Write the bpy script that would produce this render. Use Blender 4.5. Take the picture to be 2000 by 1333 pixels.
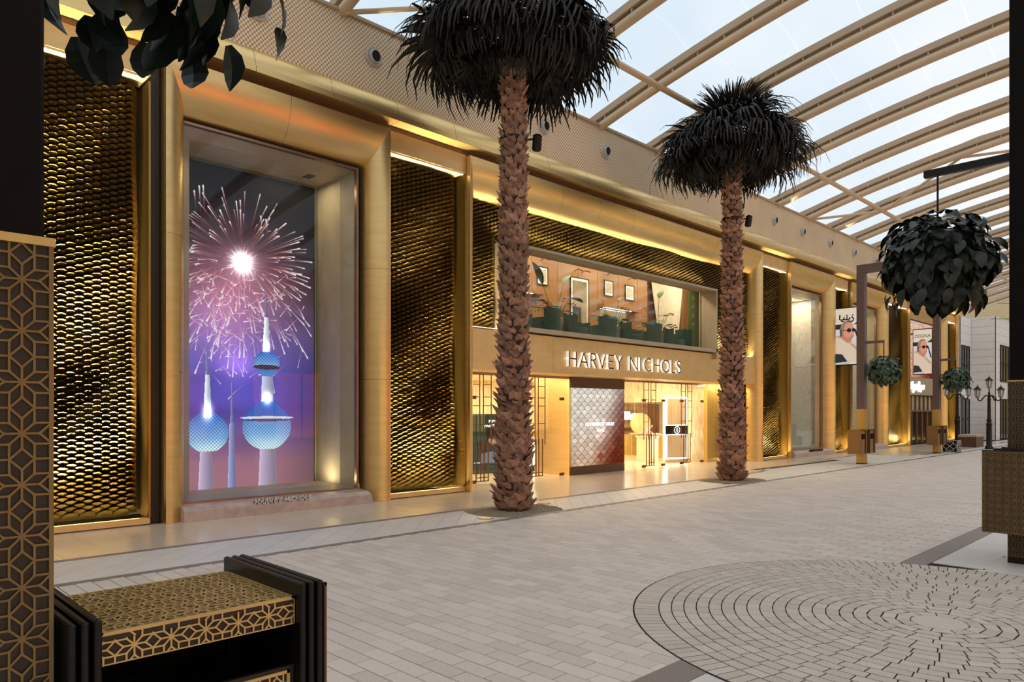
import bpy, math, random
import numpy as np
from mathutils import Vector, Matrix

for _o in list(bpy.data.objects):
    bpy.data.objects.remove(_o, do_unlink=True)
scene = bpy.context.scene
COL = scene.collection
random.seed(7)
rng = np.random.default_rng(7)
PI = math.pi

# ------------------------------------------------------------------ camera
cam_d = bpy.data.cameras.new('camera')
cam_d.sensor_fit = 'HORIZONTAL'
cam_d.sensor_width = 36.0
cam_d.lens = 36.0 * 1402.0 / 2000.0
cam_d.shift_y = (803.0 - 666.5) / 2000.0
cam_d.clip_start = 0.05
cam_d.clip_end = 400
cam = bpy.data.objects.new('camera', cam_d)
COL.objects.link(cam)
cam.location = (0, 0, 2.0)
cam.rotation_euler = (PI / 2, 0, -math.radians(44.53))
scene.camera = cam

# ------------------------------------------------------------------ world, sky
world = bpy.data.worlds.new('overcast_sky')
scene.world = world
world.use_nodes = True
wn, wl = world.node_tree.nodes, world.node_tree.links
wn.clear()
w_out = wn.new('ShaderNodeOutputWorld')
w_bg = wn.new('ShaderNodeBackground')
w_tc = wn.new('ShaderNodeTexCoord')
w_no = wn.new('ShaderNodeTexNoise')
w_no.inputs['Scale'].default_value = 2.6
w_no.inputs['Detail'].default_value = 5
w_rp = wn.new('ShaderNodeValToRGB')
w_rp.color_ramp.elements[0].position = 0.36
w_rp.color_ramp.elements[0].color = (0.60, 0.72, 0.82, 1)
w_rp.color_ramp.elements[1].position = 0.68
w_rp.color_ramp.elements[1].color = (0.96, 0.95, 0.935, 1)
wl.new(w_tc.outputs['Generated'], w_no.inputs['Vector'])
wl.new(w_no.outputs['Fac'], w_rp.inputs['Fac'])
wl.new(w_rp.outputs['Color'], w_bg.inputs['Color'])
w_bg.inputs['Strength'].default_value = 1.0
wl.new(w_bg.outputs['Background'], w_out.inputs['Surface'])

scene.view_settings.view_transform = 'Standard'
scene.view_settings.look = 'None'
scene.view_settings.exposure = 0.24
scene.view_settings.gamma = 1.0
scene.view_settings.use_curve_mapping = False

# ------------------------------------------------------------------ helpers
def tag(o, label=None, cat=None, group=None, kind=None):
    if label: o['label'] = label
    if cat: o['category'] = cat
    if group: o['group'] = group
    if kind: o['kind'] = kind
    return o

def link(o, parent=None):
    COL.objects.link(o)
    if parent is not None:
        o.parent = parent
    return o

def empty(name, loc=(0, 0, 0), rz=0.0, parent=None):
    o = bpy.data.objects.new(name, None)
    o.empty_display_size = 0.2
    link(o, parent)
    o.location = loc
    o.rotation_euler = (0, 0, rz)
    return o

class MB:
    """collects faces of one mesh"""
    def __init__(self):
        self.v, self.f, self.m = [], [], []
        self.mi = 0
    def add(self, verts, faces):
        n = len(self.v)
        self.v.extend([tuple(p) for p in verts])
        for q in faces:
            self.f.append([n + i for i in q])
            self.m.append(self.mi)
        return self
    def box(self, x0, x1, y0, y1, z0, z1):
        return self.add([(x0, y0, z0), (x1, y0, z0), (x1, y1, z0), (x0, y1, z0),
                         (x0, y0, z1), (x1, y0, z1), (x1, y1, z1), (x0, y1, z1)],
                        [(3, 2, 1, 0), (4, 5, 6, 7), (0, 1, 5, 4), (1, 2, 6, 5), (2, 3, 7, 6), (3, 0, 4, 7)])
    def cbox(self, x0, x1, y0, y1, z0, z1, b=0.01):
        """box with chamfered edges all round (top, bottom and uprights)"""
        b = min(b, (x1 - x0) * .45, (y1 - y0) * .45, (z1 - z0) * .45)
        def ring(z, e):
            i = b if e else 0.0
            X0, X1, Y0, Y1 = x0 + i, x1 - i, y0 + i, y1 - i
            return [(X0 + b, Y0, z), (X1 - b, Y0, z), (X1, Y0 + b, z), (X1, Y1 - b, z),
                    (X1 - b, Y1, z), (X0 + b, Y1, z), (X0, Y1 - b, z), (X0, Y0 + b, z)]
        rs = [ring(z0, 1), ring(z0 + b, 0), ring(z1 - b, 0), ring(z1, 1)]
        n = len(self.v)
        for r in rs: self.v.extend(r)
        def F(q):
            self.f.append(q); self.m.append(self.mi)
        F([n + i for i in range(7, -1, -1)])
        F([n + 24 + i for i in range(8)])
        for k in range(3):
            for i in range(8):
                j = (i + 1) % 8
                F([n + 8 * k + i, n + 8 * k + j, n + 8 * k + 8 + j, n + 8 * k + 8 + i])
        return self
    def quad(self, a, b, c, d):
        return self.add([a, b, c, d], [(0, 1, 2, 3)])
    def prism(self, poly, y0, y1):
        """poly in (x,z), extruded along y"""
        n = len(poly)
        vs = [(p[0], y0, p[1]) for p in poly] + [(p[0], y1, p[1]) for p in poly]
        fs = [list(range(n)), list(range(2 * n - 1, n - 1, -1))]
        for i in range(n):
            j = (i + 1) % n
            fs.append((i, i + n, j + n, j))
        return self.add(vs, fs)
    def tube(self, pts, r, n=8, cap=True):
        pts = [Vector(p) for p in pts]
        rr = r if isinstance(r, (list, tuple)) else [r] * len(pts)
        base = len(self.v)
        up = Vector((0, 0, 1))
        prev = None
        for i, p in enumerate(pts):
            d = (pts[min(i + 1, len(pts) - 1)] - pts[max(i - 1, 0)]).normalized()
            if prev is None:
                s = d.cross(up)
                if s.length < 1e-3: s = d.cross(Vector((1, 0, 0)))
                s.normalize()
            else:
                s = (prev - d * prev.dot(d)).normalized()
            prev = s
            t = d.cross(s)
            for k in range(n):
                a = 2 * PI * k / n
                self.v.append(tuple(p + (s * math.cos(a) + t * math.sin(a)) * rr[i]))
        for i in range(len(pts) - 1):
            for k in range(n):
                j = (k + 1) % n
                self.f.append([base + i * n + k, base + i * n + j, base + (i + 1) * n + j, base + (i + 1) * n + k])
                self.m.append(self.mi)
        if cap:
            self.f.append([base + k for k in range(n - 1, -1, -1)]); self.m.append(self.mi)
            e = base + (len(pts) - 1) * n
            self.f.append([e + k for k in range(n)]); self.m.append(self.mi)
        return self
    def lathe(self, prof, n=20, c=(0, 0, 0), cap=True):
        """prof list of (radius, z)"""
        base = len(self.v)
        for r, z in prof:
            for k in range(n):
                a = 2 * PI * k / n
                self.v.append((c[0] + r * math.cos(a), c[1] + r * math.sin(a), c[2] + z))
        for i in range(len(prof) - 1):
            for k in range(n):
                j = (k + 1) % n
                self.f.append([base + i * n + k, base + i * n + j, base + (i + 1) * n + j, base + (i + 1) * n + k])
                self.m.append(self.mi)
        if cap:
            self.f.append([base + k for k in range(n - 1, -1, -1)]); self.m.append(self.mi)
            e = base + (len(prof) - 1) * n
            self.f.append([e + k for k in range(n)]); self.m.append(self.mi)
        return self
    def xform(self, M, start=0):
        for i in range(start, len(self.v)):
            self.v[i] = tuple(M @ Vector(self.v[i]))
        return self
    def mesh(self, name, mats, smooth=False):
        me = bpy.data.meshes.new(name)
        me.from_pydata(self.v, [], self.f)
        for m in (mats if isinstance(mats, (list, tuple)) else [mats]):
            me.materials.append(m)
        if any(self.m):
            me.polygons.foreach_set('material_index', self.m)
        if smooth:
            me.polygons.foreach_set('use_smooth', [True] * len(me.polygons))
            if smooth != 'all':
                try: me.set_sharp_from_angle(angle=math.radians(38))
                except Exception: pass
        me.update()
        return me
    def build(self, name, mats, parent=None, smooth=False, loc=None):
        o = bpy.data.objects.new(name, self.mesh(name, mats, smooth))
        link(o, parent)
        if loc is not None: o.location = loc
        return o

def inst(name, me, loc=(0, 0, 0), rot=(0, 0, 0), scale=(1, 1, 1), parent=None):
    o = bpy.data.objects.new(name, me)
    link(o, parent)
    o.location = loc; o.rotation_euler = rot; o.scale = scale
    return o

def mat4(loc, rot=(0, 0, 0), sc=1.0):
    from mathutils import Euler
    s = sc if isinstance(sc, (tuple, list)) else (sc, sc, sc)
    return Matrix.Translation(loc) @ Euler(rot).to_matrix().to_4x4() @ Matrix.Diagonal((*s, 1))

def merged_mesh(name, src_me, mats4, material):
    """many transformed copies of one small mesh joined in one mesh (numpy)"""
    nv = len(src_me.vertices)
    co = np.empty(nv * 3); src_me.vertices.foreach_get('co', co)
    co = np.c_[co.reshape(-1, 3), np.ones(nv)]
    loops = [list(p.vertices) for p in src_me.polygons]
    lt = np.array([len(l) for l in loops]); lv = np.concatenate([np.array(l) for l in loops])
    n = len(mats4)
    V = np.concatenate([(co @ np.array(m).T)[:, :3] for m in mats4]) if n else np.zeros((0, 3))
    me = bpy.data.meshes.new(name)
    me.vertices.add(n * nv); me.vertices.foreach_set('co', V.ravel())
    me.loops.add(n * len(lv))
    me.loops.foreach_set('vertex_index', (lv[None, :] + (np.arange(n) * nv)[:, None]).ravel().astype(np.int32))
    tot = np.tile(lt, n)
    me.polygons.add(n * len(lt))
    me.polygons.foreach_set('loop_start', np.concatenate([[0], np.cumsum(tot)[:-1]]).astype(np.int32))
    me.materials.append(material)
    me.update(calc_edges=True); me.validate()
    me.shade_flat()
    return me

def copy_tree(o, parent=None):
    c = o.copy(); COL.objects.link(c); c.parent = parent
    for ch in o.children: copy_tree(ch, c)
    return c

def srgb(r, g, b):
    f = lambda c: (c / 255 / 12.92) if c / 255 <= 0.04045 else ((c / 255 + 0.055) / 1.055) ** 2.4
    return (f(r), f(g), f(b))

# ------------------------------------------------------------------ materials
def mat(name, col, rough=0.5, metal=0.0, col2=None, nscale=8.0, stretch=(1, 1, 1), bump=0.0, bscale=None,
        piece=0.0, spec=None, sub=None, emit=None, estr=0.0, rough2=None, coat=0.0):
    m = bpy.data.materials.new(name)
    m.use_nodes = True
    N, L = m.node_tree.nodes, m.node_tree.links
    b = N['Principled BSDF']
    b.inputs['Roughness'].default_value = rough
    b.inputs['Metallic'].default_value = metal
    if spec is not None: b.inputs['Specular IOR Level'].default_value = spec
    if coat: b.inputs['Coat Weight'].default_value = coat
    tc = N.new('ShaderNodeNewGeometry')
    mp = N.new('ShaderNodeMapping'); mp.inputs['Scale'].default_value = stretch
    L.new(tc.outputs['Position'], mp.inputs['Vector'])
    no = N.new('ShaderNodeTexNoise')
    no.inputs['Scale'].default_value = nscale; no.inputs['Detail'].default_value = 4
    L.new(mp.outputs['Vector'], no.inputs['Vector'])
    c2 = col2 if col2 else tuple(min(1, c * 0.8) for c in col)
    mx = N.new('ShaderNodeMix'); mx.data_type = 'RGBA'
    mx.inputs[6].default_value = (*col, 1); mx.inputs[7].default_value = (*c2, 1)
    rp = N.new('ShaderNodeMapRange')
    rp.inputs[1].default_value = 0.3; rp.inputs[2].default_value = 0.7
    L.new(no.outputs['Fac'], rp.inputs[0]); L.new(rp.outputs[0], mx.inputs[0])
    cs = mx.outputs[2]
    if piece:
        oi = N.new('ShaderNodeObjectInfo')
        ad = N.new('ShaderNodeMath'); ad.operation = 'ADD'
        L.new(oi.outputs['Random'], ad.inputs[0]); L.new(tc.outputs['Random Per Island'], ad.inputs[1])
        fr = N.new('ShaderNodeMath'); fr.operation = 'FRACT'; L.new(ad.outputs[0], fr.inputs[0])
        mr = N.new('ShaderNodeMapRange'); mr.inputs[3].default_value = 1 - piece; mr.inputs[4].default_value = 1 + piece
        L.new(fr.outputs[0], mr.inputs[0])
        hs = N.new('ShaderNodeHueSaturation')
        L.new(mr.outputs[0], hs.inputs['Value']); L.new(cs, hs.inputs['Color'])
        cs = hs.outputs['Color']
    L.new(cs, b.inputs['Base Color'])
    if rough2 is not None:
        rr = N.new('ShaderNodeMapRange'); rr.inputs[3].default_value = rough; rr.inputs[4].default_value = rough2
        L.new(no.outputs['Fac'], rr.inputs[0]); L.new(rr.outputs[0], b.inputs['Roughness'])
    if bump:
        n2 = N.new('ShaderNodeTexNoise'); n2.inputs['Scale'].default_value = bscale or nscale * 4
        n2.inputs['Detail'].default_value = 3
        L.new(mp.outputs['Vector'], n2.inputs['Vector'])
        bp = N.new('ShaderNodeBump'); bp.inputs['Strength'].default_value = bump
        bp.inputs['Distance'].default_value = 0.01
        L.new(n2.outputs['Fac'], bp.inputs['Height']); L.new(bp.outputs['Normal'], b.inputs['Normal'])
    if emit:
        b.inputs['Emission Color'].default_value = (*emit, 1); b.inputs['Emission Strength'].default_value = estr
    return m

def emat(name, col, s):
    return mat(name, col, 0.5, emit=col, estr=s)

def glass_mat(name, tint=(0.95, 0.97, 0.96), refl=0.5):
    m = bpy.data.materials.new(name); m.use_nodes = True
    N, L = m.node_tree.nodes, m.node_tree.links
    N.remove(N['Principled BSDF'])
    out = N['Material Output']
    t = N.new('ShaderNodeBsdfTransparent'); t.inputs['Color'].default_value = (*tint, 1)
    g = N.new('ShaderNodeBsdfGlossy'); g.inputs['Roughness'].default_value = 0.02
    fr = N.new('ShaderNodeFresnel'); fr.inputs['IOR'].default_value = 1.5
    mu = N.new('ShaderNodeMath'); mu.operation = 'MULTIPLY'; mu.inputs[1].default_value = refl
    L.new(fr.outputs[0], mu.inputs[0])
    mx = N.new('ShaderNodeMixShader')
    L.new(mu.outputs[0], mx.inputs[0]); L.new(t.outputs[0], mx.inputs[1]); L.new(g.outputs[0], mx.inputs[2])
    L.new(mx.outputs[0], out.inputs['Surface'])
    return m

def membrane_mat():
    m = bpy.data.materials.new('roof_film'); m.use_nodes = True
    N, L = m.node_tree.nodes, m.node_tree.links
    N.remove(N['Principled BSDF'])
    out = N['Material Output']
    t = N.new('ShaderNodeBsdfTransparent'); t.inputs['Color'].default_value = (0.97, 0.98, 1.0, 1)
    d = N.new('ShaderNodeBsdfTranslucent')
    geo = N.new('ShaderNodeNewGeometry')
    no = N.new('ShaderNodeTexNoise'); no.inputs['Scale'].default_value = 0.35
    L.new(geo.outputs['Position'], no.inputs['Vector'])
    rp = N.new('ShaderNodeValToRGB')
    rp.color_ramp.elements[0].color = (0.72, 0.80, 0.88, 1); rp.color_ramp.elements[1].color = (0.9, 0.9, 0.9, 1)
    L.new(no.outputs['Fac'], rp.inputs['Fac']); L.new(rp.outputs['Color'], d.inputs['Color'])
    mx = N.new('ShaderNodeMixShader'); mx.inputs[0].default_value = 0.3
    L.new(t.outputs[0], mx.inputs[1]); L.new(d.outputs[0], mx.inputs[2])
    L.new(mx.outputs[0], out.inputs['Surface'])
    return m

def perforated_mat():
    m = bpy.data.materials.new('perforated_brass'); m.use_nodes = True
    N, L = m.node_tree.nodes, m.node_tree.links
    b = N['Principled BSDF']; b.inputs['Roughness'].default_value = 0.5; b.inputs['Metallic'].default_value = 0.0
    geo = N.new('ShaderNodeNewGeometry'); sp = N.new('ShaderNodeSeparateXYZ')
    L.new(geo.outputs['Position'], sp.inputs[0])
    P = 0.088
    def M(op, a, bb=None):
        n = N.new('ShaderNodeMath'); n.operation = op
        for i, q in enumerate((a, bb)):
            if q is None: continue
            if isinstance(q, (int, float)): n.inputs[i].default_value = q
            else: L.new(q, n.inputs[i])
        return n.outputs[0]
    def cell(off):
        fx = M('SUBTRACT', M('FRACT', M('ADD', M('DIVIDE', sp.outputs[0], P), off)), 0.5)
        fz = M('SUBTRACT', M('FRACT', M('ADD', M('DIVIDE', sp.outputs[2], P * 1.155), off)), 0.5)
        fz = M('MULTIPLY', fz, 1.155)
        return M('SQRT', M('ADD', M('MULTIPLY', fx, fx), M('MULTIPLY', fz, fz)))
    d = M('MINIMUM', cell(0.0), cell(0.5))
    mr = N.new('ShaderNodeMapRange'); mr.inputs[1].default_value = 0.28; mr.inputs[2].default_value = 0.35
    L.new(d, mr.inputs[0])
    no = N.new('ShaderNodeTexNoise'); no.inputs['Scale'].default_value = 0.6
    L.new(geo.outputs['Position'], no.inputs['Vector'])
    mx = N.new('ShaderNodeMix'); mx.data_type = 'RGBA'
    mx.inputs[6].default_value = (0.95, 0.78, 0.55, 1); mx.inputs[7].default_value = (0.42, 0.285, 0.155, 1)
    L.new(mr.outputs[0], mx.inputs[0])
    hs = N.new('ShaderNodeHueSaturation'); L.new(mx.outputs[2], hs.inputs['Color'])
    m2 = N.new('ShaderNodeMapRange'); m2.inputs[3].default_value = 0.8; m2.inputs[4].default_value = 1.15
    L.new(no.outputs['Fac'], m2.inputs[0]); L.new(m2.outputs[0], hs.inputs['Value'])
    L.new(hs.outputs['Color'], b.inputs['Base Color'])
    return m

def attr_emit_mat(name, strength):
    m = bpy.data.materials.new(name); m.use_nodes = True
    N, L = m.node_tree.nodes, m.node_tree.links
    b = N['Principled BSDF']
    a = N.new('ShaderNodeAttribute'); a.attribute_name = 'picture'
    b.inputs['Base Color'].default_value = (0.01, 0.01, 0.01, 1); b.inputs['Roughness'].default_value = 0.8; b.inputs['Specular IOR Level'].default_value = 0.05
    L.new(a.outputs['Color'], b.inputs['Emission Color']); b.inputs['Emission Strength'].default_value = strength
    return m

def attr_paint_mat(name, rough=0.6):
    m = bpy.data.materials.new(name); m.use_nodes = True
    N, L = m.node_tree.nodes, m.node_tree.links
    b = N['Principled BSDF']; b.inputs['Roughness'].default_value = rough
    a = N.new('ShaderNodeAttribute'); a.attribute_name = 'picture'
    L.new(a.outputs['Color'], b.inputs['Base Color'])
    return m

M = {}
M['brass'] = mat('brushed_brass', (0.86, 0.63, 0.29), 0.27, 0.9, (0.78, 0.55, 0.23), 3.0, (0.4, 0.4, 3.0), rough2=0.42)
M['brass_flat'] = mat('satin_brass_sheet', (0.80, 0.57, 0.27), 0.40, 0.6, (0.72, 0.50, 0.22), 2.0, (1, 1, 2), rough2=0.5)
M['brass_warm'] = mat('warm_brass_reveal', (0.62, 0.42, 0.12), 0.38, 0.45, (0.52, 0.34, 0.09), 3.0, (1, 1, .4))
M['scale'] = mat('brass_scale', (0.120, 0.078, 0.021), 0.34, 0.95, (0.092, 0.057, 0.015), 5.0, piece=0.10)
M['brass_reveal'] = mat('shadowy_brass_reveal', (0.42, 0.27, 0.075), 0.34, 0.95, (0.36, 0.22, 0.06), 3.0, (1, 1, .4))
M['lattice_dim'] = mat('shaded_lattice', (0.22, 0.15, 0.07), 0.45, 0.6, (0.18, 0.12, 0.055), 9)  # darker copy of the gilded lattice, shade on the sleeves put into the colour
M['backing'] = mat('dark_backing', (0.010, 0.006, 0.004), 0.7)
M['gap'] = mat('dark_gap_strip', (0.025, 0.018, 0.016), 0.35, 0.3)
M['perf'] = perforated_mat()
M['bronze'] = mat('bronze_frame', (0.36, 0.23, 0.16), 0.32, 0.8)
M['bronze_rod'] = mat('bronze_rod', (0.20, 0.085, 0.03), 0.35, 0.7)
M['beige_metal'] = mat('champagne_metal', (0.52, 0.44, 0.32), 0.45, 0.3, (0.46, 0.39, 0.28), 2)
M['plaster'] = mat('travertine_plaster', (0.62, 0.53, 0.38), 0.6, 0, (0.5, 0.42, 0.29), 3, (1, 1, .5))
M['marble'] = mat('pink_marble', (0.62, 0.49, 0.44), 0.25, 0, (0.46, 0.34, 0.30), 5, bump=0)
M['tile'] = mat('polished_cream_tile', (0.76, 0.66, 0.53), 0.15, 0, (0.70, 0.60, 0.47), 1.5, piece=0.035, rough2=0.24)
M['paver'] = mat('granite_paver', (0.73, 0.64, 0.57), 0.60, 0, (0.64, 0.555, 0.49), 60, piece=0.10, bump=0.15, bscale=260)
M['cobble'] = mat('granite_cobble', (0.64, 0.565, 0.485), 0.64, 0, (0.55, 0.48, 0.41), 60, piece=0.09, bump=0.2, bscale=240)
M['slab'] = mat('pale_stone_slab', (0.74, 0.70, 0.66), 0.45, 0, (0.68, 0.64, 0.60), 2, piece=0.03)
M['strip'] = mat('dark_grey_granite', (0.27, 0.225, 0.20), 0.5, 0, (0.22, 0.185, 0.165), 30)
M['grout'] = mat('dark_joint', (0.018, 0.014, 0.012), 0.95)
M['beam'] = mat('painted_roof_steel', (0.66, 0.50, 0.33), 0.5, 0, (0.60, 0.45, 0.29), 1.0)
M['beam_top'] = mat('painted_roof_beam', (0.50, 0.375, 0.25), 0.55, 0, (0.45, 0.33, 0.215), 1.0)
M['film'] = membrane_mat()
M['seam'] = mat('white_weld_seam', (0.95, 0.95, 0.95), 0.4)
M['seam'].node_tree.nodes['Principled BSDF'].inputs['Transmission Weight'].default_value = 0.0
M['glass'] = glass_mat('clear_glass', refl=0.28)
M['glass_thin'] = glass_mat('door_glass', (0.98, 0.98, 0.97), 0.10)
M['wood'] = mat('oak_panel', (0.36, 0.19, 0.075), 0.45, 0, (0.29, 0.145, 0.055), 6, (6, 6, 0.5))
M['wood_dark'] = mat('walnut', (0.12, 0.055, 0.025), 0.45, 0, (0.09, 0.04, 0.018), 6, (6, 6, .5))
M['velvet'] = mat('green_velvet', (0.045, 0.115, 0.085), 0.8, 0, (0.03, 0.08, 0.06), 4)
M['leaf'] = mat('glossy_leaf', (0.05, 0.16, 0.055), 0.6, 0, (0.03, 0.10, 0.035), 6, piece=0.35)
M['leaf_dark'] = mat('ficus_leaf', (0.012, 0.022, 0.013), 0.45, 0, (0.007, 0.013, 0.008), 9, piece=0.5)
M['leaf_mid'] = mat('ivy_leaf', (0.07, 0.125, 0.075), 0.5, 0, (0.04, 0.075, 0.045), 9, piece=0.5)
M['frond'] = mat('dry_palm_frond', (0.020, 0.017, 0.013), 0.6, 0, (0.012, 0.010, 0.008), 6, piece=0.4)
M['trunk'] = mat('palm_trunk', (0.06, 0.030, 0.020), 0.85, 0, (0.04, 0.02, 0.014), 10)
M['boot'] = mat('palm_leaf_base', (0.43, 0.245, 0.165), 0.75, 0, (0.24, 0.128, 0.086), 14, piece=0.4)
M['gravel'] = mat('tan_gravel', (0.42, 0.34, 0.24), 0.8, 0, (0.2, 0.15, 0.1), 45, bump=0.8, bscale=70)
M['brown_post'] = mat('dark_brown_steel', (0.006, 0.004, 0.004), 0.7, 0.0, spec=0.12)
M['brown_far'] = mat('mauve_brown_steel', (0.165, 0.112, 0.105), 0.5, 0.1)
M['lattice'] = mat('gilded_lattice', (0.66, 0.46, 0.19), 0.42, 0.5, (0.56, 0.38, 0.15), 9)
M['lattice_back'] = mat('lattice_backing', (0.018, 0.009, 0.006), 0.5)
M['black'] = mat('black_steel', (0.006, 0.005, 0.005), 0.4, 0.0, spec=0.3)
M['bag'] = mat('black_bin_liner', (0.012, 0.012, 0.013), 0.22, 0)
M['bin_gold'] = mat('bronze_bin_panel', (0.30, 0.17, 0.065), 0.45, 0.5, (0.25, 0.14, 0.05), 2)
M['white_pl'] = mat('white_nozzle', (0.62, 0.60, 0.58), 0.35, 0.1)
M['siding'] = mat('white_board', (0.88, 0.87, 0.86), 0.6, 0, (0.82, 0.81, 0.80), 3, (1, 1, 6), piece=0.03)
M['far_wall'] = mat('sand_render', (0.66, 0.50, 0.28), 0.7, 0, (0.58, 0.43, 0.23), 1.5)
M['iron'] = mat('black_cast_iron', (0.012, 0.010, 0.010), 0.5, 0.3)
M['lantern'] = mat('frosted_lantern_glass', (0.62, 0.62, 0.60), 0.35)
M['dark_glass'] = mat('dark_window_glass', (0.012, 0.014, 0.016), 0.08)
M['cream'] = mat('cream_wall', (0.78, 0.66, 0.46), 0.55, 0, (0.72, 0.59, 0.39), 3)
M['textured'] = mat('striated_wall', (0.86, 0.73, 0.52), 0.6, 0, (0.45, 0.32, 0.17), 22, (1, 1, .10), bump=0.4)
M['curtain'] = mat('cream_curtain', (0.85, 0.78, 0.62), 0.8)
M['moss'] = mat('moss_wall', (0.22, 0.28, 0.09), 0.85, 0, (0.10, 0.15, 0.04), 22, bump=1.0, bscale=30)
M['paper'] = mat('white_mat_board', (0.85, 0.83, 0.78), 0.7)
M['sketch'] = mat('pencil_print', (0.72, 0.70, 0.64), 0.7, 0, (0.25, 0.24, 0.21), 26)
M['pot'] = mat('mauve_stone_pot', (0.28, 0.22, 0.215), 0.6)
M['mirror'] = mat('mirror', (0.6, 0.6, 0.58), 0.05, 1.0)
M['mustard'] = mat('mustard_velvet', (0.52, 0.36, 0.05), 0.7)
M['added_glow_warm'] = emat('added_warm_window_glow', (1.0, 0.66, 0.30), 1.5)  # unseen glow, added so the brass has something warm to reflect
M['added_glow_orange'] = emat('added_orange_window_glow', (1.0, 0.22, 0.05), 2.2)  # unseen orange glow, added for the red streaks reflected in the brass
M['white_lit'] = emat('white_light_panel', (1.0, 0.93, 0.78), 3.0)
M['led'] = emat('warm_led', (1.0, 0.88, 0.62), 6.0)
M['letter_side'] = emat('lit_letter_return', (1.0, 0.98, 0.93), 0.42)
M['letter_face'] = mat('navy_letter_face', (0.008, 0.008, 0.016), 0.35)
M['white_paint'] = mat('white_letter', (0.85, 0.84, 0.82), 0.5)
M['flower'] = mat('pink_blossom', (0.75, 0.55, 0.50), 0.6, piece=0.2)
M['green_board'] = mat('green_poster', (0.035, 0.075, 0.045), 0.5)
M['cyan_lit'] = emat('pale_cyan_lightbox', (0.62, 0.9, 0.85), 1.0)

def area_light(name, loc, size, energy, color, rot=(0, 0, 0), parent=None, spread=None):
    d = bpy.data.lights.new(name, 'AREA')
    d.shape = 'RECTANGLE'; d.size, d.size_y = size
    d.energy = energy; d.color = color
    if spread: d.spread = spread
    o = bpy.data.objects.new(name, d)
    link(o, parent); o.location = loc; o.rotation_euler = rot
    return o

def spot_light(name, loc, target, energy, color, angle=60, parent=None, r=0.05):
    d = bpy.data.lights.new(name, 'SPOT')
    d.energy = energy; d.color = color; d.spot_size = math.radians(angle); d.spot_blend = 0.6; d.shadow_soft_size = r
    o = bpy.data.objects.new(name, d); link(o, parent)
    o.location = loc
    o.rotation_euler = (Vector(target) - Vector(loc)).to_track_quat('-Z', 'Y').to_euler()
    return o

WARM = (1.0, 0.80, 0.48)
GOLD = (1.0, 0.82, 0.46)

# ================================================================== FLOOR
floor = MB().box(-14, 75, -14, 30, -0.30, -0.014).build('floor', M['grout'])
tag(floor, 'paved pedestrian street with stone pavers and polished tiles', kind='structure')

def paver_mesh(name, dx, dy, m, h=0.05, b=0.004):
    x, y = dx / 2, dy / 2
    mb = MB()
    mb.add([(-x, -y, -h), (x, -y, -h), (x, y, -h), (-x, y, -h), (-x, -y, -b), (x, -y, -b), (x, y, -b), (-x, y, -b),
            (-x + b, -y + b, 0), (x - b, -y + b, 0), (x - b, y - b, 0), (-x + b, y - b, 0)],
           [(8, 9, 10, 11), (4, 5, 9, 8), (5, 6, 10, 9), (6, 7, 11, 10), (7, 4, 8, 11),
            (0, 1, 5, 4), (1, 2, 6, 5), (2, 3, 7, 6), (3, 0, 4, 7)])
    return mb.mesh(name, m)

# --- running bond pavers, long side across the street
CX, CY, CR = 7.62, 2.0, 2.84
PW, PL = 0.175, 0.375
me_pav = paver_mesh('paver', PW - 0.010, PL - 0.010, M['paver'])
spots = []
ix = 0
x = 0.9
PY0, PY1 = 3.162, 9.438
while x < 74:
    y = PY0 - (0.12 if ix % 2 else 0.12 + PL / 2)
    while y < PY1:
        ya, yb_ = max(y, PY0), min(y + PL, PY1)
        if yb_ - ya > 0.05:
            cyy = (ya + yb_) / 2; hl = (yb_ - ya) / 2
            far = [math.hypot(x + sx * PW / 2 - CX, cyy + sy * hl - CY) > CR for sx in (-1, 1) for sy in (-1, 1)]
            if any(far): spots.append((x, cyy, (yb_ - ya) / PL))
        y += PL
    x += PW; ix += 1
def size_seen(p):
    d = p[0] * 0.7013 + p[1] * 0.713
    u = (p[0] * 0.713 - p[1] * 0.7013) / max(d, .1)
    vis = d > 1.5 and -0.36 < u < 0.73 and 2.0 / d < 0.385
    return (0 if vis else 1, d)
spots.sort(key=size_seen)
for (px, py, pl) in spots[:300]:
    inst('paver', me_pav, (px, py, random.uniform(-0.0012, 0.0008)), (0, 0, random.uniform(-.003, .003)), (1, pl, 1), parent=floor)
rest = merged_mesh('far_pavers', me_pav, [mat4((a, b, random.uniform(-.0012, .0008)), sc=(1, c_, 1)) for a, b, c_ in spots[300:]], M['paver'])
tag(inst('paver_field', rest, parent=floor), 'grey beige pavers laid in running bond across the street', kind='stuff')

# --- dark granite strips parallel to the shop front, in lengths of 1.2 m
def strip_run(y0, y1, x0, x1, seg=1.2):
    n = max(1, int((x1 - x0) / seg))
    me = paver_mesh('strip_stone', (x1 - x0) / n - 0.004, y1 - y0 - 0.004, M['strip'])
    for k in range(n):
        xc = x0 + (k + .5) * (x1 - x0) / n
        if math.hypot(xc - CX, (y0 + y1) / 2 - CY) < CR - 1.0: continue
        inst('strip_stone', me, (xc, (y0 + y1) / 2, 0.0), parent=floor)
strip_run(9.44, 9.58, -1.0, 31.0)
strip_run(10.94, 11.10, -1.0, 21.0)
strip_run(11.62, 11.76, 24.2, 29.0)
strip_run(12.02, 12.16, 30.5, 34.0)
strip_run(10.02, 10.14, 36.0, 48.0)
strip_run(2.87, 3.16, 0.6, 73.0)
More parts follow.
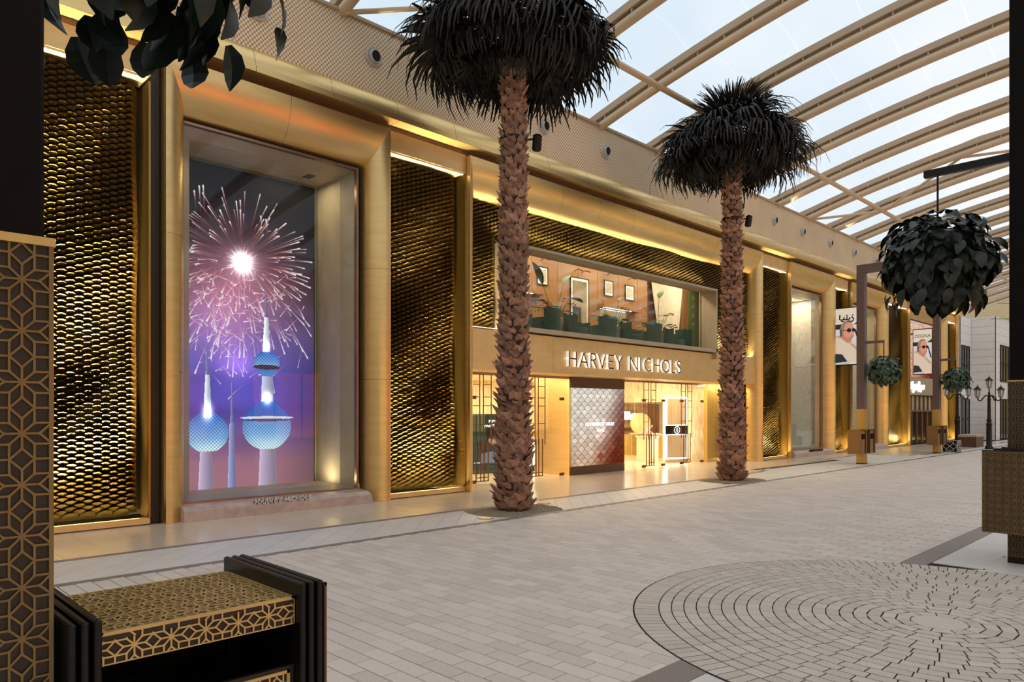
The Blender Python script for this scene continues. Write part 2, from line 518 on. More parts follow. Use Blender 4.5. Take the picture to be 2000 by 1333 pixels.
# short curls linking the strips at the planting bays
def curl(pts, w=0.14):
    mb = MB()
    P = [Vector((p[0], p[1], 0)) for p in pts]
    L_, R_ = [], []
    for i, p in enumerate(P):
        d = (P[min(i + 1, len(P) - 1)] - P[max(i - 1, 0)]).normalized()
        nrm = Vector((-d.y, d.x, 0)) * w / 2
        L_.append(p + nrm); R_.append(p - nrm)
    for i in range(len(P) - 1):
        mb.add([(R_[i].x, R_[i].y, .001), (R_[i+1].x, R_[i+1].y, .001), (L_[i+1].x, L_[i+1].y, .001), (L_[i].x, L_[i].y, .001),
                (R_[i].x, R_[i].y, -.03), (R_[i+1].x, R_[i+1].y, -.03), (L_[i+1].x, L_[i+1].y, -.03), (L_[i].x, L_[i].y, -.03)],
               [(0, 1, 2, 3), (4, 5, 1, 0), (7, 3, 2, 6)])
    return mb.build('strip_curve', M['strip'], floor)
curl([(21.0, 11.02), (22.3, 11.05), (23.0, 11.25), (23.2, 11.5), (23.6, 11.46), (24.2, 11.69)])
curl([(29.0, 11.69), (29.7, 11.72), (30.0, 11.9), (30.2, 12.06), (30.5, 12.09)])

# --- pale slabs between the strips with joints at 45 degrees
def slab_piece(poly, m, name='slab', h=0.04):
    n = len(poly)
    mb = MB()
    mb.add([(p[0], p[1], 0) for p in poly] + [(p[0], p[1], -h) for p in poly],
           [list(range(n))] + [(i, i + n, (i + 1) % n + n, (i + 1) % n) for i in range(n)])
    return mb.build(name, m, floor)
g = 0.004
k = -16
sl = []
cxx = -2.4
me_sl = MB()
y0, y1, w = 9.585, 10.935, 0.45
poly = [(0 + g, y0), (w - g, y0), (w - g + (y1 - y0), y1), (0 + g + (y1 - y0), y1)]
me_sl.add([(p[0], p[1], 0) for p in poly] + [(p[0], p[1], -.04) for p in poly],
          [(0, 1, 2, 3)] + [(i, i + 4, (i + 1) % 4 + 4, (i + 1) % 4) for i in range(4)])
me_sl = me_sl.mesh('slab', M['slab'])
xx = -1.4
while xx < 21:
    inst('slab', me_sl, (xx, 0, 0), parent=floor); xx += w
# bay beyond the second palm: wide slabs
me_s2 = paver_mesh('slab', 0.595, 0.60, M['slab'])
xx = 21.4
while xx < 48:
    yy = 9.9
    while yy < (11.6 if xx < 30 else 12.0):
        if not (xx > 31 and yy > 9.9 and xx > 36): inst('slab', me_s2, (xx, yy, -0.002), parent=floor)
        yy += 0.605
    xx += 0.60
# slabs on the near side of the street, joints at 45 degrees
me_s3 = paver_mesh('slab', 0.758, 0.758, M['slab'])
for i in range(-14, 34):
    for j in range(-12, 12):
        a, b = i * 0.77, j * 0.77
        X = 9.0 + (a - b) * 0.7071; Y = 0.9 + (a + b) * 0.7071 - 3.0
        if Y > 2.30 or Y < -3.4 or X < 0.6 or X > 22: continue
        if math.hypot(X - CX, Y - CY) < CR - 0.45: continue
        inst('slab', me_s3, (X, Y, -0.006), (0, 0, PI / 4), parent=floor)
far_s = []
for i in range(-30, 110):
    for j in range(-60, 60):
        a, b = i * 0.77, j * 0.77
        X = 9.0 + (a - b) * 0.7071; Y = 0.9 + (a + b) * 0.7071 - 3.0
        if Y > 2.30 or Y < -13.4 or X < -13.4 or X > 73.6: continue
        if -3.4 <= Y <= 2.30 and 0.6 <= X <= 22: continue
        far_s.append(mat4((X, Y, -0.006), (0, 0, PI / 4)))
tag(inst('slab_field', merged_mesh('far_slabs', me_s3, far_s, M['slab']), parent=floor), kind='stuff')
far_t = [mat4((48.3 + .6 * i, 9.9 + .605 * j, -.002)) for i in range(43) for j in range(3)] + [mat4((0.6 - .6 * i, 2.6 + .605 * j, -.004)) for i in range(1, 24) for j in range(18)]
tag(inst('slab_field', merged_mesh('far_slabs', me_s2, far_t, M['slab']), parent=floor), kind='stuff')
fillers = []
for i in range(0, 104):
    X = 0.8 + i * 0.7
    if math.hypot(X - CX, 2.6 - CY) < CR - .4: continue
    slab_piece([(X, 2.30), (X + .69, 2.30), (X + .69, 2.865), (X, 2.865)], M['slab']).location.z = -0.004

# --- polished tiles along the shop front
TW = 0.585
me_t = paver_mesh('tile', TW - 0.004, 2.39, M['tile'], b=0.001)
xx = 3.07 - 8 * TW + TW / 2
while xx < 34.5:
    y_near = 11.10
    if xx > 22.8: y_near = 11.76
    if xx > 30.0: y_near = 12.16
    s = (13.50 - y_near) / 2.40
    inst('tile', me_t, (xx, (13.50 + y_near) / 2, 0.0), scale=(1, s, 1), parent=floor)
    xx += TW
while xx < 55:
    inst('tile', me_t, (xx, 11.9, 0.0), scale=(1, 3.2 / 2.4, 1), parent=floor); xx += TW
xx = 11.7 + TW / 2
while xx < 27.2:
    inst('tile', me_t, (xx, 13.50 + 1.2, 0.0), parent=floor)
    inst('tile', me_t, (xx, 15.90 + 1.2, 0.0), parent=floor)
    inst('tile', me_t, (xx, 18.30 + 1.2, 0.0), parent=floor)
    xx += TW

# --- cobble circle
disc = empty('paving_circle', (CX, CY, 0), parent=floor)
base = MB(); base.lathe([(CR + 0.012, -0.02), (CR + 0.012, 0.0012), (0.01, 0.0012)], 96)
base.build('joint_bed', M['grout'], disc, loc=(0, 0, 0))
def wedge(r0, r1, a0, a1, z=0.004, g=0.005):
    ga0, ga1 = g / max(r0, .08), g / max(r1, .08)
    P = [(r0 + g, a0 + ga0), (r1 - g, a0 + ga1), (r1 - g, a1 - ga1), (r0 + g, a1 - ga0)]
    b = 0.003
    lo = [(r * math.cos(a), r * math.sin(a), z - .03) for r, a in P]
    c = sum((Vector(q) for q in lo), Vector()) / 4
    mid = [(q[0], q[1], z - b) for q in lo]
    hi = []
    for q in lo:
        v = Vector((c.x - q[0], c.y - q[1], 0)).normalized() * b
        hi.append((q[0] + v.x, q[1] + v.y, z))
    return lo + mid + hi, [(8, 9, 10, 11), (4, 5, 9, 8), (5, 6, 10, 9), (6, 7, 11, 10), (7, 4, 8, 11), (0, 1, 5, 4), (1, 2, 6, 5), (2, 3, 7, 6), (3, 0, 4, 7)]
cob = []
r = 0.245
while r < CR - 0.26 - 0.06:
    n = max(11, int(round(2 * PI * (r + .06) / 0.20)))
    off = random.random()
    for k in range(n):
        cob.append((r, r + 0.1235, 2 * PI * (k + off) / n, 2 * PI * (k + 1 + off) / n))
    r += 0.1235
n = int(2 * PI * CR / 0.105)
for k in range(n): cob.append((r, CR, 2 * PI * k / n, 2 * PI * (k + 1) / n))
def cob_key(c):
    rm, am = (c[0] + c[1]) / 2, (c[2] + c[3]) / 2
    return size_seen((CX + rm * math.cos(am), CY + rm * math.sin(am)))
cob.sort(key=cob_key)
stuff = MB()
for i, c in enumerate(cob):
    v, f = wedge(*c, z=0.004 + random.uniform(-.0008, .0008))
    if i < 299: MB().add(v, f).build('cobble', M['cobble'], disc)
    else: stuff.add(v, f)
tag(stuff.build('cobble_rings', M['cobble'], disc), kind='stuff')
hub = MB().lathe([(0.236, -0.03), (0.236, 0.002), (0.232, 0.005), (0.001, 0.005)], 32)
hub.build('centre_stone', M['cobble'], disc)

# --- gravel pits of the palms
for gx, gy in ((10.15, 10.26), (18.95, 10.26)):
    mb = MB()
    pts = []
    for k in range(48):
        a = 2 * PI * k / 48
        X, Y = 1.0 * math.cos(a), 1.0 * math.sin(a)
        pts.append((X, max(-0.67, min(0.67, Y))))
    mb.add([(p[0], p[1], 0.008) for p in pts] + [(p[0], p[1], -0.03) for p in pts],
           [list(range(48))] + [(i, i + 48, (i + 1) % 48 + 48, (i + 1) % 48) for i in range(48)])
    pit = mb.build('gravel_bed', M['gravel'], floor, loc=(gx, gy, 0))
    peb = MB().add([(-.02, -.015, 0), (.018, -.017, 0), (.022, .014, 0), (-.016, .018, 0), (-.01, -.008, .014), (.01, -.007, .015), (.011, .008, .013), (-.009, .009, .015)],
                   [(4, 5, 6, 7), (0, 1, 5, 4), (1, 2, 6, 5), (2, 3, 7, 6), (3, 0, 4, 7)]).mesh('pebble', M['gravel'])
    ms = []
    while len(ms) < 1500:
        X, Y = random.uniform(-1, 1), random.uniform(-.66, .46)
        if X * X + Y * Y < .96: ms.append(mat4((X, Y, 0.006), (0, 0, random.uniform(0, 6)), random.uniform(.5, 1.1)))
    o = inst('pebbles', merged_mesh('pebbles', peb, ms, M['gravel']), parent=pit)
    tag(o, kind='stuff')

# ================================================================== CEILING (vault of ribs and inflated film)
RZ, RR = 12.5, 47.2
def arc_z(y, dz=0.0): return RZ + dz - y * y / (2 * RR)
ceiling = empty('ceiling', (0, 0, 0))
tag(ceiling, 'barrel vault of beige twin ribs carrying translucent film cushions', kind='structure')
RIB = 2.95
ribs_x = [20.0 + RIB * k for k in range(-10, 17)]
ys = [14.3 - 28.6 * i / 36 for i in range(37)]
mb_low = MB().tube([(0, y, arc_z(y)) for y in ys], 0.125, 12)
me_low = mb_low.mesh('lower_chord', M['beam'], True)
mbu = MB()
for i in range(36):
    a, b = ys[i], ys[i + 1]
    za, zb = arc_z(a, .19), arc_z(b, .19)
    mbu.add([(-.012, a, za - .16), (-.012, b, zb - .16), (-.012, b, zb), (-.012, a, za), (.012, a, za - .16), (.012, b, zb - .16), (.012, b, zb), (.012, a, za)], [(0, 3, 2, 1), (4, 5, 6, 7)])
    mbu.add([(-.13, a, za), (.13, a, za), (.13, b, zb), (-.13, b, zb), (-.13, a, za + .20), (.13, a, za + .20), (.13, b, zb + .20), (-.13, b, zb + .20)],
            [(0, 1, 2, 3), (7, 6, 5, 4), (0, 3, 7, 4), (1, 5, 6, 2)])
me_up = mbu.mesh('rib', M['beam_top'])
mbc = MB()
yy = 13.3
while yy > -13.4:
    z = arc_z(yy)
    mbc.box(-.10, .10, yy - .02, yy + .02, z + .08, z + .22)
    yy -= 0.78
me_con = mbc.mesh('connectors', M['beam_top'])
for rx in ribs_x:
    rib = inst('rib', me_up, (rx, 0, 0), parent=ceiling)
    inst('lower_chord', me_low, parent=rib)
    tag(inst('connectors', me_con, parent=rib), kind='stuff')
# inflated film cushions between the ribs: one per bay, with weld seams
NU = 9
def cushion(u, y):
    return arc_z(y, 0.42) + 0.34 * math.sin(PI * u)
def film_panel(ya, yb):
    mb = MB(); nv = 5
    for j in range(nv + 1):
        y = ya + (yb - ya) * j / nv
        for i in range(NU + 1):
            u = i / NU
            mb.v.append((0.10 + u * (RIB - .20), y, cushion(u, y)))
    for j in range(nv):
        for i in range(NU):
            q = j * (NU + 1) + i
            mb.f.append([q, q + 1, q + NU + 2, q + NU + 1]); mb.m.append(0)
    return mb.mesh('film_panel', M['film'], 'all')
film_ys = [13.95 - 1.74 * k for k in range(17)]
me_films = [film_panel(a_ - .018, b_ + .018) for a_, b_ in zip(film_ys, film_ys[1:])]
me_bead = MB().tube([(0, 14.0, arc_z(14.0, .46)), (0, 7, arc_z(7, .46)), (0, 0, arc_z(0, .46)), (0, -7, arc_z(-7, .46)), (0, -14, arc_z(-14, .46))], 0.05, 6).mesh('edge_bead', M['beam_top'])
for rx in ribs_x[:-1]:
    c = inst('film_cushion', me_bead, (rx + .1, 0, 0), parent=ceiling)
    for mf in me_films: inst('film_panel', mf, (-.1, 0, 0), parent=c)
# purlin tube and the wind bracing
for py in (11.35, -11.35):
    MB().tube([(ribs_x[0], py, arc_z(py) - .12), (ribs_x[-1], py, arc_z(py) - .12)], 0.09, 10).build('purlin', M['beam'], ceiling, True)
def rodb(a, b): MB().tube([a, b], 0.055, 8).build('brace', M['beam'], ceiling, True)
for bx in (31.8, 8.2):
    Y = [13.4, 11.35, 7.6, 3.6, -0.4, -4.4, -8.4]
    for i in range(len(Y) - 1):
        x0, x1 = (bx, bx + RIB) if i % 2 == 0 else (bx + RIB, bx)
        rodb((x0, Y[i], arc_z(Y[i]) - .1), (x1, Y[i + 1], arc_z(Y[i + 1]) - .1))

# ================================================================== FACADE
XA, XB = -9.0, 54.9
wall_p = MB().box(XA, XB, 13.52, 14.0, 8.95, 10.53).build('wall_front', M['perf'])
tag(wall_p, 'perforated brass frieze along the top of the shop front', kind='structure')
wall_f = empty('trim_30', (0, 0, 0))
tag(wall_f, 'brass cladding and lining of the long shop front', kind='structure')
MB().box(XA, XB, 13.46, 14.02, 10.53, 10.60).build('coping', M['beam_top'], wall_f)
# solid wall behind everything, left of the first panel and between openings (above the header line)
MB().box(XA, XB, 13.95, 14.15, 7.95, 8.95).build('backing_wall', M['backing'], wall_f)
MB().box(XA, 1.95, 13.4, 14.0, 0, 8.38).build('plain_cladding', M['brass_flat'], wall_f)

# cornice in bent sheets
trim1 = empty('trim_1', (0, 0, 0)); tag(trim1, 'rounded brass cornice along the shop front', kind='structure')
def cornice_mesh(L):
    prof = [(13.53, 9.02)]
    for i in range(9):
        a = PI / 2 * i / 8
        prof.append((13.5 - .38 * math.sin(a), 8.55 + .47 * math.cos(a)))
    prof += [(13.08, 8.55), (13.08, 8.43), (13.46, 8.43)]
    mb = MB(); n = len(prof)
    mb.v = [(0.004, p[0], p[1]) for p in prof] + [(L - .004, p[0], p[1]) for p in prof]
    for i in range(n - 1): mb.f.append([i, n + i, n + i + 1, i + 1]); mb.m.append(0)
    mb.f.append(list(range(n))); mb.m.append(0)
    mb.f.append(list(range(2 * n - 1, n - 1, -1))); mb.m.append(0)
    return mb.mesh('cornice_sheet', M['brass'], True)
CL = 1.65
me_c = cornice_mesh(CL)
xx = 6.08 - CL * 9
while xx < XB - .8:
    inst('cornice_sheet', me_c, (xx, 0, 0), parent=trim1); xx += CL
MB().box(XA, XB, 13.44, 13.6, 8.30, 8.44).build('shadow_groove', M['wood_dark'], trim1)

# air nozzles in the frieze
nz = MB()
nz.lathe([(0.215, 0), (0.215, 0.03), (0.195, 0.055), (0.165, 0.045), (0.155, 0.02)], 28, cap=False)
me_nz = nz.mesh('nozzle_ring', M['white_pl'], True)
me_nz2 = MB().lathe([(0.16, 0.0), (0.155, 0.06), (0.14, 0.10), (0.12, 0.105), (0.115, 0.06)], 24, cap=False).mesh('nozzle_throat', M['white_pl'], True)
me_nz3 = MB().lathe([(0.118, 0.09), (0.0005, 0.09)], 20, cap=False).mesh('nozzle_opening', M['black'])
NX = [6.31, 8.98, 11.75, 14.53, 17.26, 20.03, 22.8, 25.6, 28.47, 31.17, 34.19, 37.1, 40.0, 43.0]
ordn = ['nearest to the camera, left of the big palm crown', 'second from the left, left of the big palm crown', 'hidden partly by the big palm crown',
        'just right of the big palm trunk lamp', 'fifth from the left along the frieze', 'sixth, left of the second palm crown', 'seventh, behind the second palm crown',
        'eighth, behind the second palm crown', 'first one right of the second palm', 'second one right of the second palm', 'third one right of the second palm',
        'fourth one right of the second palm', 'fifth one right of the second palm', 'farthest one, by the hanging foliage ball']
for i, nx in enumerate(NX):
    e = empty('air_nozzle', (nx, 13.519, 9.86)); e.rotation_euler = (PI / 2, 0, 0)
    inst('ring', me_nz, parent=e); inst('throat', me_nz2, (0.0, 0, 0.012), (0.10, 0.08, 0), parent=e); inst('opening', me_nz3, (0.0, 0, 0.014), (0.10, 0.08, 0), parent=e)
    tag(e, 'white air nozzle in frieze, ' + ordn[i], 'air vent', 'air nozzles in the perforated frieze')

# rounded surrounds of the openings (sheets with mitred corners)
tn = [1]
def surround(x0, x1, ztop, ws, wt, d, yf=13.28, splits=(2.7, 5.15, 7.4), topsplit=2, ybk=13.9, label=''):
    tn[0] += 1
    e = empty('trim_%d' % tn[0], (0, 0, 0)); tag(e, label, kind='structure')
    T = [PI / 2 * i / 10 for i in range(11)]
    lat = [math.sin(t) for t in T]; dep = [d * (1 - math.cos(t)) for t in T]
    def sheet(fa, fb, flip):
        """fa/fb: lists of points along the profile at both ends"""
        mb = MB(); n = len(fa)
        mb.v = list(fa) + list(fb)
        for i in range(n - 1):
            q = [i, i + 1, n + i + 1, n + i]
            mb.f.append(q[::-1] if flip else q); mb.m.append(0)
        return mb.build('surround_sheet', M['brass'], e, True)
    for side in (0, 1):
        xo = x0 if side == 0 else x1
        s = 1 if side == 0 else -1
        px = [xo] + [xo + s * ws * l for l in lat]
        py = [ybk] + [yf + q for q in dep]
        zt = [ztop] + [ztop - wt * l for l in lat]
        zs = [0.0] + [z for z in splits if z < ztop - wt - .2] + [None]
        for a, b in zip(zs[:-1], zs[1:]):
            A = [(px[i], py[i], a + .003) for i in range(len(px))]
            B = [(px[i], py[i], (zt[i] if b is None else b - .003)) for i in range(len(px))]
            sheet(A, B, side == 0)
    n = topsplit
    for k in range(n):
        def xat(f, i):
            if i == 0: a, b = x0, x1
            else: a, b = x0 + ws * lat[i - 1], x1 - ws * lat[i - 1]
            return a + (b - a) * f
        gg = 0.003 / (x1 - x0)
        py = [ybk] + [yf + q for q in dep]
        pz = [ztop] + [ztop - wt * l for l in lat]
        A = [(xat(k / n + (gg if k else 0), i), py[i], pz[i]) for i in range(len(py))]
        B = [(xat((k + 1) / n - (gg if k < n - 1 else 0), i), py[i], pz[i]) for i in range(len(py))]
        sheet(A, B, False)
    return e
surround(4.52, 9.28, 8.28, .46, .86, .55, label='rounded brass surround of the tall fireworks window')
surround(11.62, 27.0, 8.28, .30, .84, .55, topsplit=9, label='wide rounded brass surround of the main entrance')
surround(29.5, 34.25, 8.28, .46, .86, .55, label='rounded brass surround of the tall white display window')
surround(36.3, 41.4, 8.28, .46, .86, .55, label='rounded brass surround of the far display window')
surround(45.0, 52.5, 8.28, .40, .86, .55, topsplit=4, label='rounded brass surround of the far shop entrance')
MB().box(4.31, 4.50, 13.55, 13.9, 0, 8.34).build('dark_gap', M['gap'], wall_f)
MB().box(34.27, 34.40, 13.5, 13.9, 0, 8.34).build('dark_gap', M['gap'], wall_f)
MB().box(36.1, 36.28, 13.5, 13.9, 0, 8.34).build('dark_gap', M['gap'], wall_f)

# ------------------------------------------------------------------ fish scale panels
SW, SROW, SH = 0.262, 0.0515, 0.15
def scale_mesh():
    n = 7
    mb = MB()
    def top(x): return .050 + (SH - .050) * math.sqrt(max(0.0, 1 - (2 * x / SW) ** 2))
    def yo(x, z): return -0.135 * (z / SH) - 0.034 * (math.cos(PI * x / SW) - .3) * min(1, z / .08)
    for i in range(n + 1):
        x = -SW / 2 + SW * (0.5 - 0.5 * math.cos(PI * i / n))
        t = top(x)
        for z in (0.0, t * .55, t): mb.v.append((x, yo(x, z), z))
        mb.v.append((x * .98, yo(x, t) + .012, t - .004))
    for i in range(n):
        p = i * 4
        for k in range(3):
            mb.f.append([p + k, p + 4 + k, p + 5 + k, p + 1 + k]); mb.m.append(0)
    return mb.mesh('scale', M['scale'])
me_scale = scale_mesh()
def wave(x, z, ph=0.0, amp=1.0):
    return amp * (0.035 * math.sin(1.15 * z + 1.3 * x + ph) + 0.025 * math.sin(2.3 * z - 1.9 * x + 1.0 + ph))
def scale_panel(x0, x1, z0, z1, yb, label, hole=None, parts=300, ph=0.0, amp=1.0, keyf=None, reveal=True, header=True):
    e = empty('scale_panel', ((x0 + x1) / 2, yb, z0))
    tag(e, label, 'wall panel')
    off = Vector((-(x0 + x1) / 2, -yb, -z0))
    def P(mb, name, m, sm=False):
        mb.v = [tuple(Vector(v) + off) for v in mb.v]
        return mb.build(name, m, e, sm)
    mb = MB()
    if hole:
        hx0, hx1, hz0, hz1 = hole
        for (a, b, c, d_) in ((x0, hx0, z0, z1), (hx1, x1, z0, z1), (hx0, hx1, z0, hz0), (hx0, hx1, hz1, z1)):
            if b > a and d_ > c: mb.box(a, b, yb + .13, yb + .16, c, d_)
    else: mb.box(x0, x1, yb + .13, yb + .16, z0, z1)
    P(mb, 'backing_board', M['backing'])
    items = []
    row = 0
    z = z0
    while z < z1 - 0.10:
        x = x0 + (SW / 2 if row % 2 == 0 else 0.0)
        while x < x1 + .01:
            if x0 + .05 < x < x1 - .05 or True:
                inside = hole and (hole[0] - .02 < x < hole[1] + .02) and (hole[2] - .14 < z < hole[3])
                if not inside and x0 + SW * .3 <= x <= x1 - SW * .3:
                    items.append((x, yb + wave(x, z, ph, amp), z))
        # next
            x += SW
        z += SROW; row += 1
    if keyf: items.sort(key=keyf)
    for p in items[:parts]:
        inst('scale', me_scale, tuple(Vector(p) + off), (random.uniform(-.03, .03), random.uniform(-.015, .015), 0), parent=e)
    if items[parts:]:
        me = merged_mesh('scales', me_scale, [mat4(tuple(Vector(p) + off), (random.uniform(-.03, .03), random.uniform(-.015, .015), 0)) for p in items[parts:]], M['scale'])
        tag(inst('scale_field', me, parent=e), kind='stuff')
    if reveal:
        P(MB().box(x0 - .03, x0, 13.42, yb + .16, z0, z1), 'reveal', M['brass_reveal'])
        P(MB().box(x1, x1 + .03, 13.42, yb + .16, z0, z1), 'reveal', M['brass_reveal'])
    if header:
        P(MB().box(x0 - .03, x1 + .03, 13.42, yb + .16, z1 + .08, 8.31), 'header', M['brass_flat'])
        P(MB().box(x0 - .03, x1 + .03, 13.44, 13.56, z0 - .12, z0 - .02), 'base_rail', M['brass_flat'])
    return e

def led_line(x0, x1, y, z, label, energy, color=GOLD, tilt=0.25, dots=False, down=False, group=None, sz=0.05):
    e = empty('led_strip', ((x0 + x1) / 2, y, z))
    tag(e, label, 'light strip', group)
    h = (x1 - x0) / 2
    MB().box(-h, h, -.03, .03, -.02, 0.0 if not down else .02).build('channel', M['brass_flat'], e)
    mb = MB()
    if dots:
        xq = -h + .03
        while xq < h - .02:
            mb.lathe([(0.020, 0), (0.020, -.008), (0.001, -.010)], 8, (xq, -0.034 + .012, -.018)); xq += 0.068
    else:
        mb.box(-h + .01, h - .01, -.018, .018, .0005 if not down else -.028, .008 if not down else -.0205)
    em = mb.build('emitter', M['led'], e)
    if dots: tag(em, kind='stuff')
    rot = (PI - tilt, 0, 0) if not down else (tilt, 0, 0)
    l = area_light('strip_light', (0, 0, 0.03 if not down else -.05), (2 * h - .05, sz), energy, color, rot, e, spread=None if down else math.radians(BEAM))
    if not down: area_light('strip_glow', (0, 0, 0.03), (2 * h - .05, sz), energy * GLOW, color, (PI - .75, 0, 0), e)
    return e

def near_key(p):
    d = p[0] * 0.7013 + p[1] * 0.713
    return d + (50 if p[2] > 8.2 else 0) + (60 if p[0] < 2.9 and p[1] > 13 and p[0] < 2.85 else 0) + abs(p[2] - 2.0) * 0.35
UP_E = 115.0
BEAM = 20
GLOW = 0.30
PY = 13.86
PAN = [
    (1.98, 4.28, 'tall brass fish scale panel at the left edge, beside the fireworks window', 0.0, 300),
    (9.32, 11.58, 'tall brass fish scale panel between fireworks window and main entrance', 2.1, 300),
    (27.05, 29.45, 'tall brass fish scale panel right of the second palm', 3.4, 0),
    (34.42, 36.08, 'narrow brass fish scale panel behind the hanging screen of the man in sunglasses', 1.0, 0),
    (41.45, 44.95, 'brass fish scale panel behind the small hanging ivy ball', 4.2, 0),
    (52.55, 54.8, 'last brass fish scale panel at the far end of the shop front', 5.0, 0),
]
for (a, b, lab, ph, np_) in PAN:
    short2 = {1.98: 'left edge scale panel', 9.32: 'scale panel left of the entrance', 27.05: 'scale panel right of the second palm', 34.42: 'narrow scale panel behind the first hanging screen', 41.45: 'scale panel behind the small ivy ball', 52.55: 'last scale panel of the shop front'}[a]
    short = lab.replace('tall ', '').replace('brass ', '').replace('fish ', '')
    scale_panel(a, b, 0.14, 7.78, PY, lab, ph=ph, keyf=near_key, parts=np_)
    led_line(a + .12, b - .12, 13.50, 0.10, 'floor light strip at the ' + short2, UP_E * (b - a) * (1.0 if a < 12 else .8), tilt=0.075, group='uplights of the scale panels')
    led_line(a + .05, b - .05, 13.47, 7.835, 'row of warm lamps over the ' + short2, 0.8 * (b - a), WARM, tilt=0.3, dots=True, down=True, group='lamp rows above the scale panels')
# end return of the facade
MB().box(XB, XB + .12, 13.3, 16.0, 0, 8.45).build('end_cladding', M['brass_flat'], wall_f)
MB().box(XA, 11.7, 15.6, 15.8, 0, 10.5).build('inner_wall', M['plaster'], wall_f)
MB().box(27.0, XB, 15.9, 16.1, 0, 10.5).build('inner_wall', M['plaster'], wall_f)
MB().box(XA, XB, 14.0, 26.2, 10.1, 10.3).build('roof_deck', M['backing'], wall_f)

# opposite side of the street and the street ends
wall_o = empty('wall_back', (0, 0, 0)); tag(wall_o, 'pale stone shop front on the other side of the street', kind='structure')
MB().box(-14, 75, -14.0, -13.6, 0, 10.6).build('stone_front', M['plaster'], wall_o)
for k in range(11):
    xq = -12 + k * 7.6
    w = MB().box(xq, xq + 5.4, -13.60, -13.56, 0.35, 4.3).build('added_shop_window', M['added_glow_orange'] if k in (3, 4) else M['added_glow_warm'], wall_o)  # invented glowing windows, out of view, for brass reflections and warm light
    for q in range(4): MB().box(xq + q * 1.8 - .05, xq + q * 1.8 + .05, -13.56, -13.48, 0.35, 4.3).build('mullion', M['bronze'], w)
    MB().box(xq - .2, xq + 5.6, -13.56, -13.35, 4.3, 5.0).build('fascia', M['brass_flat'], wall_o)
    MB().box(xq + 5.7, xq + 7.3, -13.56, -13.3, 0, 8.4).build('pilaster', M['brass_flat'], wall_o)
wall_l = empty('wall_left', (0, 0, 0)); tag(wall_l, 'sand coloured wall closing the street', kind='structure')
MB().box(-14.4, -14.0, -14, 14, 0, 10.6).build('end_wall', M['far_wall'], wall_l)

# ================================================================== lettering
GLY = {
 'H': (.78, [[(0, 0), (0, 1)], [(.78, 0), (.78, 1)], [(0, .52), (.78, .52)]]),
 'A': (.86, [[(0, 0), (.43, 1)], [(.43, 1), (.86, 0)], [(.14, .33), (.72, .33)]]),
 'R': (.62, [[(0, 0), (0, 1)], [(0, 1), (.3, 1), (.46, .95), (.55, .84), (.56, .74), (.5, .62), (.36, .54), (0, .52)], [(.26, .52), (.62, 0)]]),
 'V': (.80, [[(0, 1), (.40, 0)], [(.40, 0), (.80, 1)]]),
 'E': (.54, [[(0, 0), (0, 1)], [(0, 1), (.54, 1)], [(0, .52), (.48, .52)], [(0, 0), (.54, 0)]]),
 'Y': (.76, [[(0, 1), (.38, .48)], [(.76, 1), (.38, .48)], [(.38, .48), (.38, 0)]]),
 'N': (.82, [[(0, 0), (0, 1)], [(0, 1), (.82, 0)], [(.82, 0), (.82, 1)]]),
 'I': (.02, [[(0, 0), (0, 1)]]),
 'C': (.78, [[(.5 + .5 * math.cos(a), .5 + .5 * math.sin(a)) for a in [math.radians(52 + 256 * i / 14) for i in range(15)]]]),
 'O': (.94, [[(.47 + .47 * math.cos(a), .5 + .5 * math.sin(a)) for a in [2 * PI * i / 24 for i in range(25)]]]),
 'L': (.50, [[(0, 1), (0, 0)], [(0, 0), (.50, 0)]]),
 'S': (.54, [[(.52, .84), (.42, .96), (.28, 1.0), (.12, .95), (.04, .82), (.07, .68), (.2, .57), (.38, .47), (.51, .34), (.52, .18), (.42, .05), (.26, 0), (.1, .04), (.0, .17)]]),
 'Z': (.66, [[(0, 1), (.66, 1)], [(.66, 1), (0, 0)], [(0, 0), (.66, 0)]]),
 'G': (.84, [[(.5 + .5 * math.cos(a), .5 + .5 * math.sin(a)) for a in [math.radians(50 + 300 * i / 16) for i in range(16)]], [(.86, .02), (.86, .44)], [(.56, .44), (.86, .44)]]),
}
def ribbon(mb, line, w, y0, y1, sx, sz, ox=0, oz=0):
    P = [Vector((p[0] * sx + ox, p[1] * sz + oz)) for p in line]
    closed = (P[0] - P[-1]).length < 1e-5
    n = len(P)
    L_, R_ = [], []
    for i, p in enumerate(P):
        if closed:
            a, b = P[(i - 1) % (n - 1)], P[(i + 1) % (n - 1)]
        else:
            a, b = P[max(i - 1, 0)], P[min(i + 1, n - 1)]
        d = (b - a).normalized(); q = Vector((-d.y, d.x)) * w / 2
        e = Vector((0, 0))
        if not closed and i == 0: e = -d * w * .5
        if not closed and i == n - 1: e = d * w * .5
        L_.append(p + q + e); R_.append(p - q + e)
    for i in range(n - 1):
        a, b, c, d = L_[i], L_[i + 1], R_[i + 1], R_[i]
        b0 = len(mb.v)
        mb.v += [(a.x, y0, a.y), (b.x, y0, b.y), (c.x, y0, c.y), (d.x, y0, d.y), (a.x, y1, a.y), (b.x, y1, b.y), (c.x, y1, c.y), (d.x, y1, d.y)]
        mb.f.append([b0, b0 + 3, b0 + 2, b0 + 1]); mb.m.append(0)
        for q in ((0, 1, 5, 4), (2, 3, 7, 6)):
            mb.f.append([b0 + k for k in q]); mb.m.append(1)
        if not closed and i == 0: mb.f.append([b0 + 3, b0, b0 + 4, b0 + 7]); mb.m.append(1)
        if not closed and i == n - 2: mb.f.append([b0 + 1, b0 + 2, b0 + 6, b0 + 5]); mb.m.append(1)
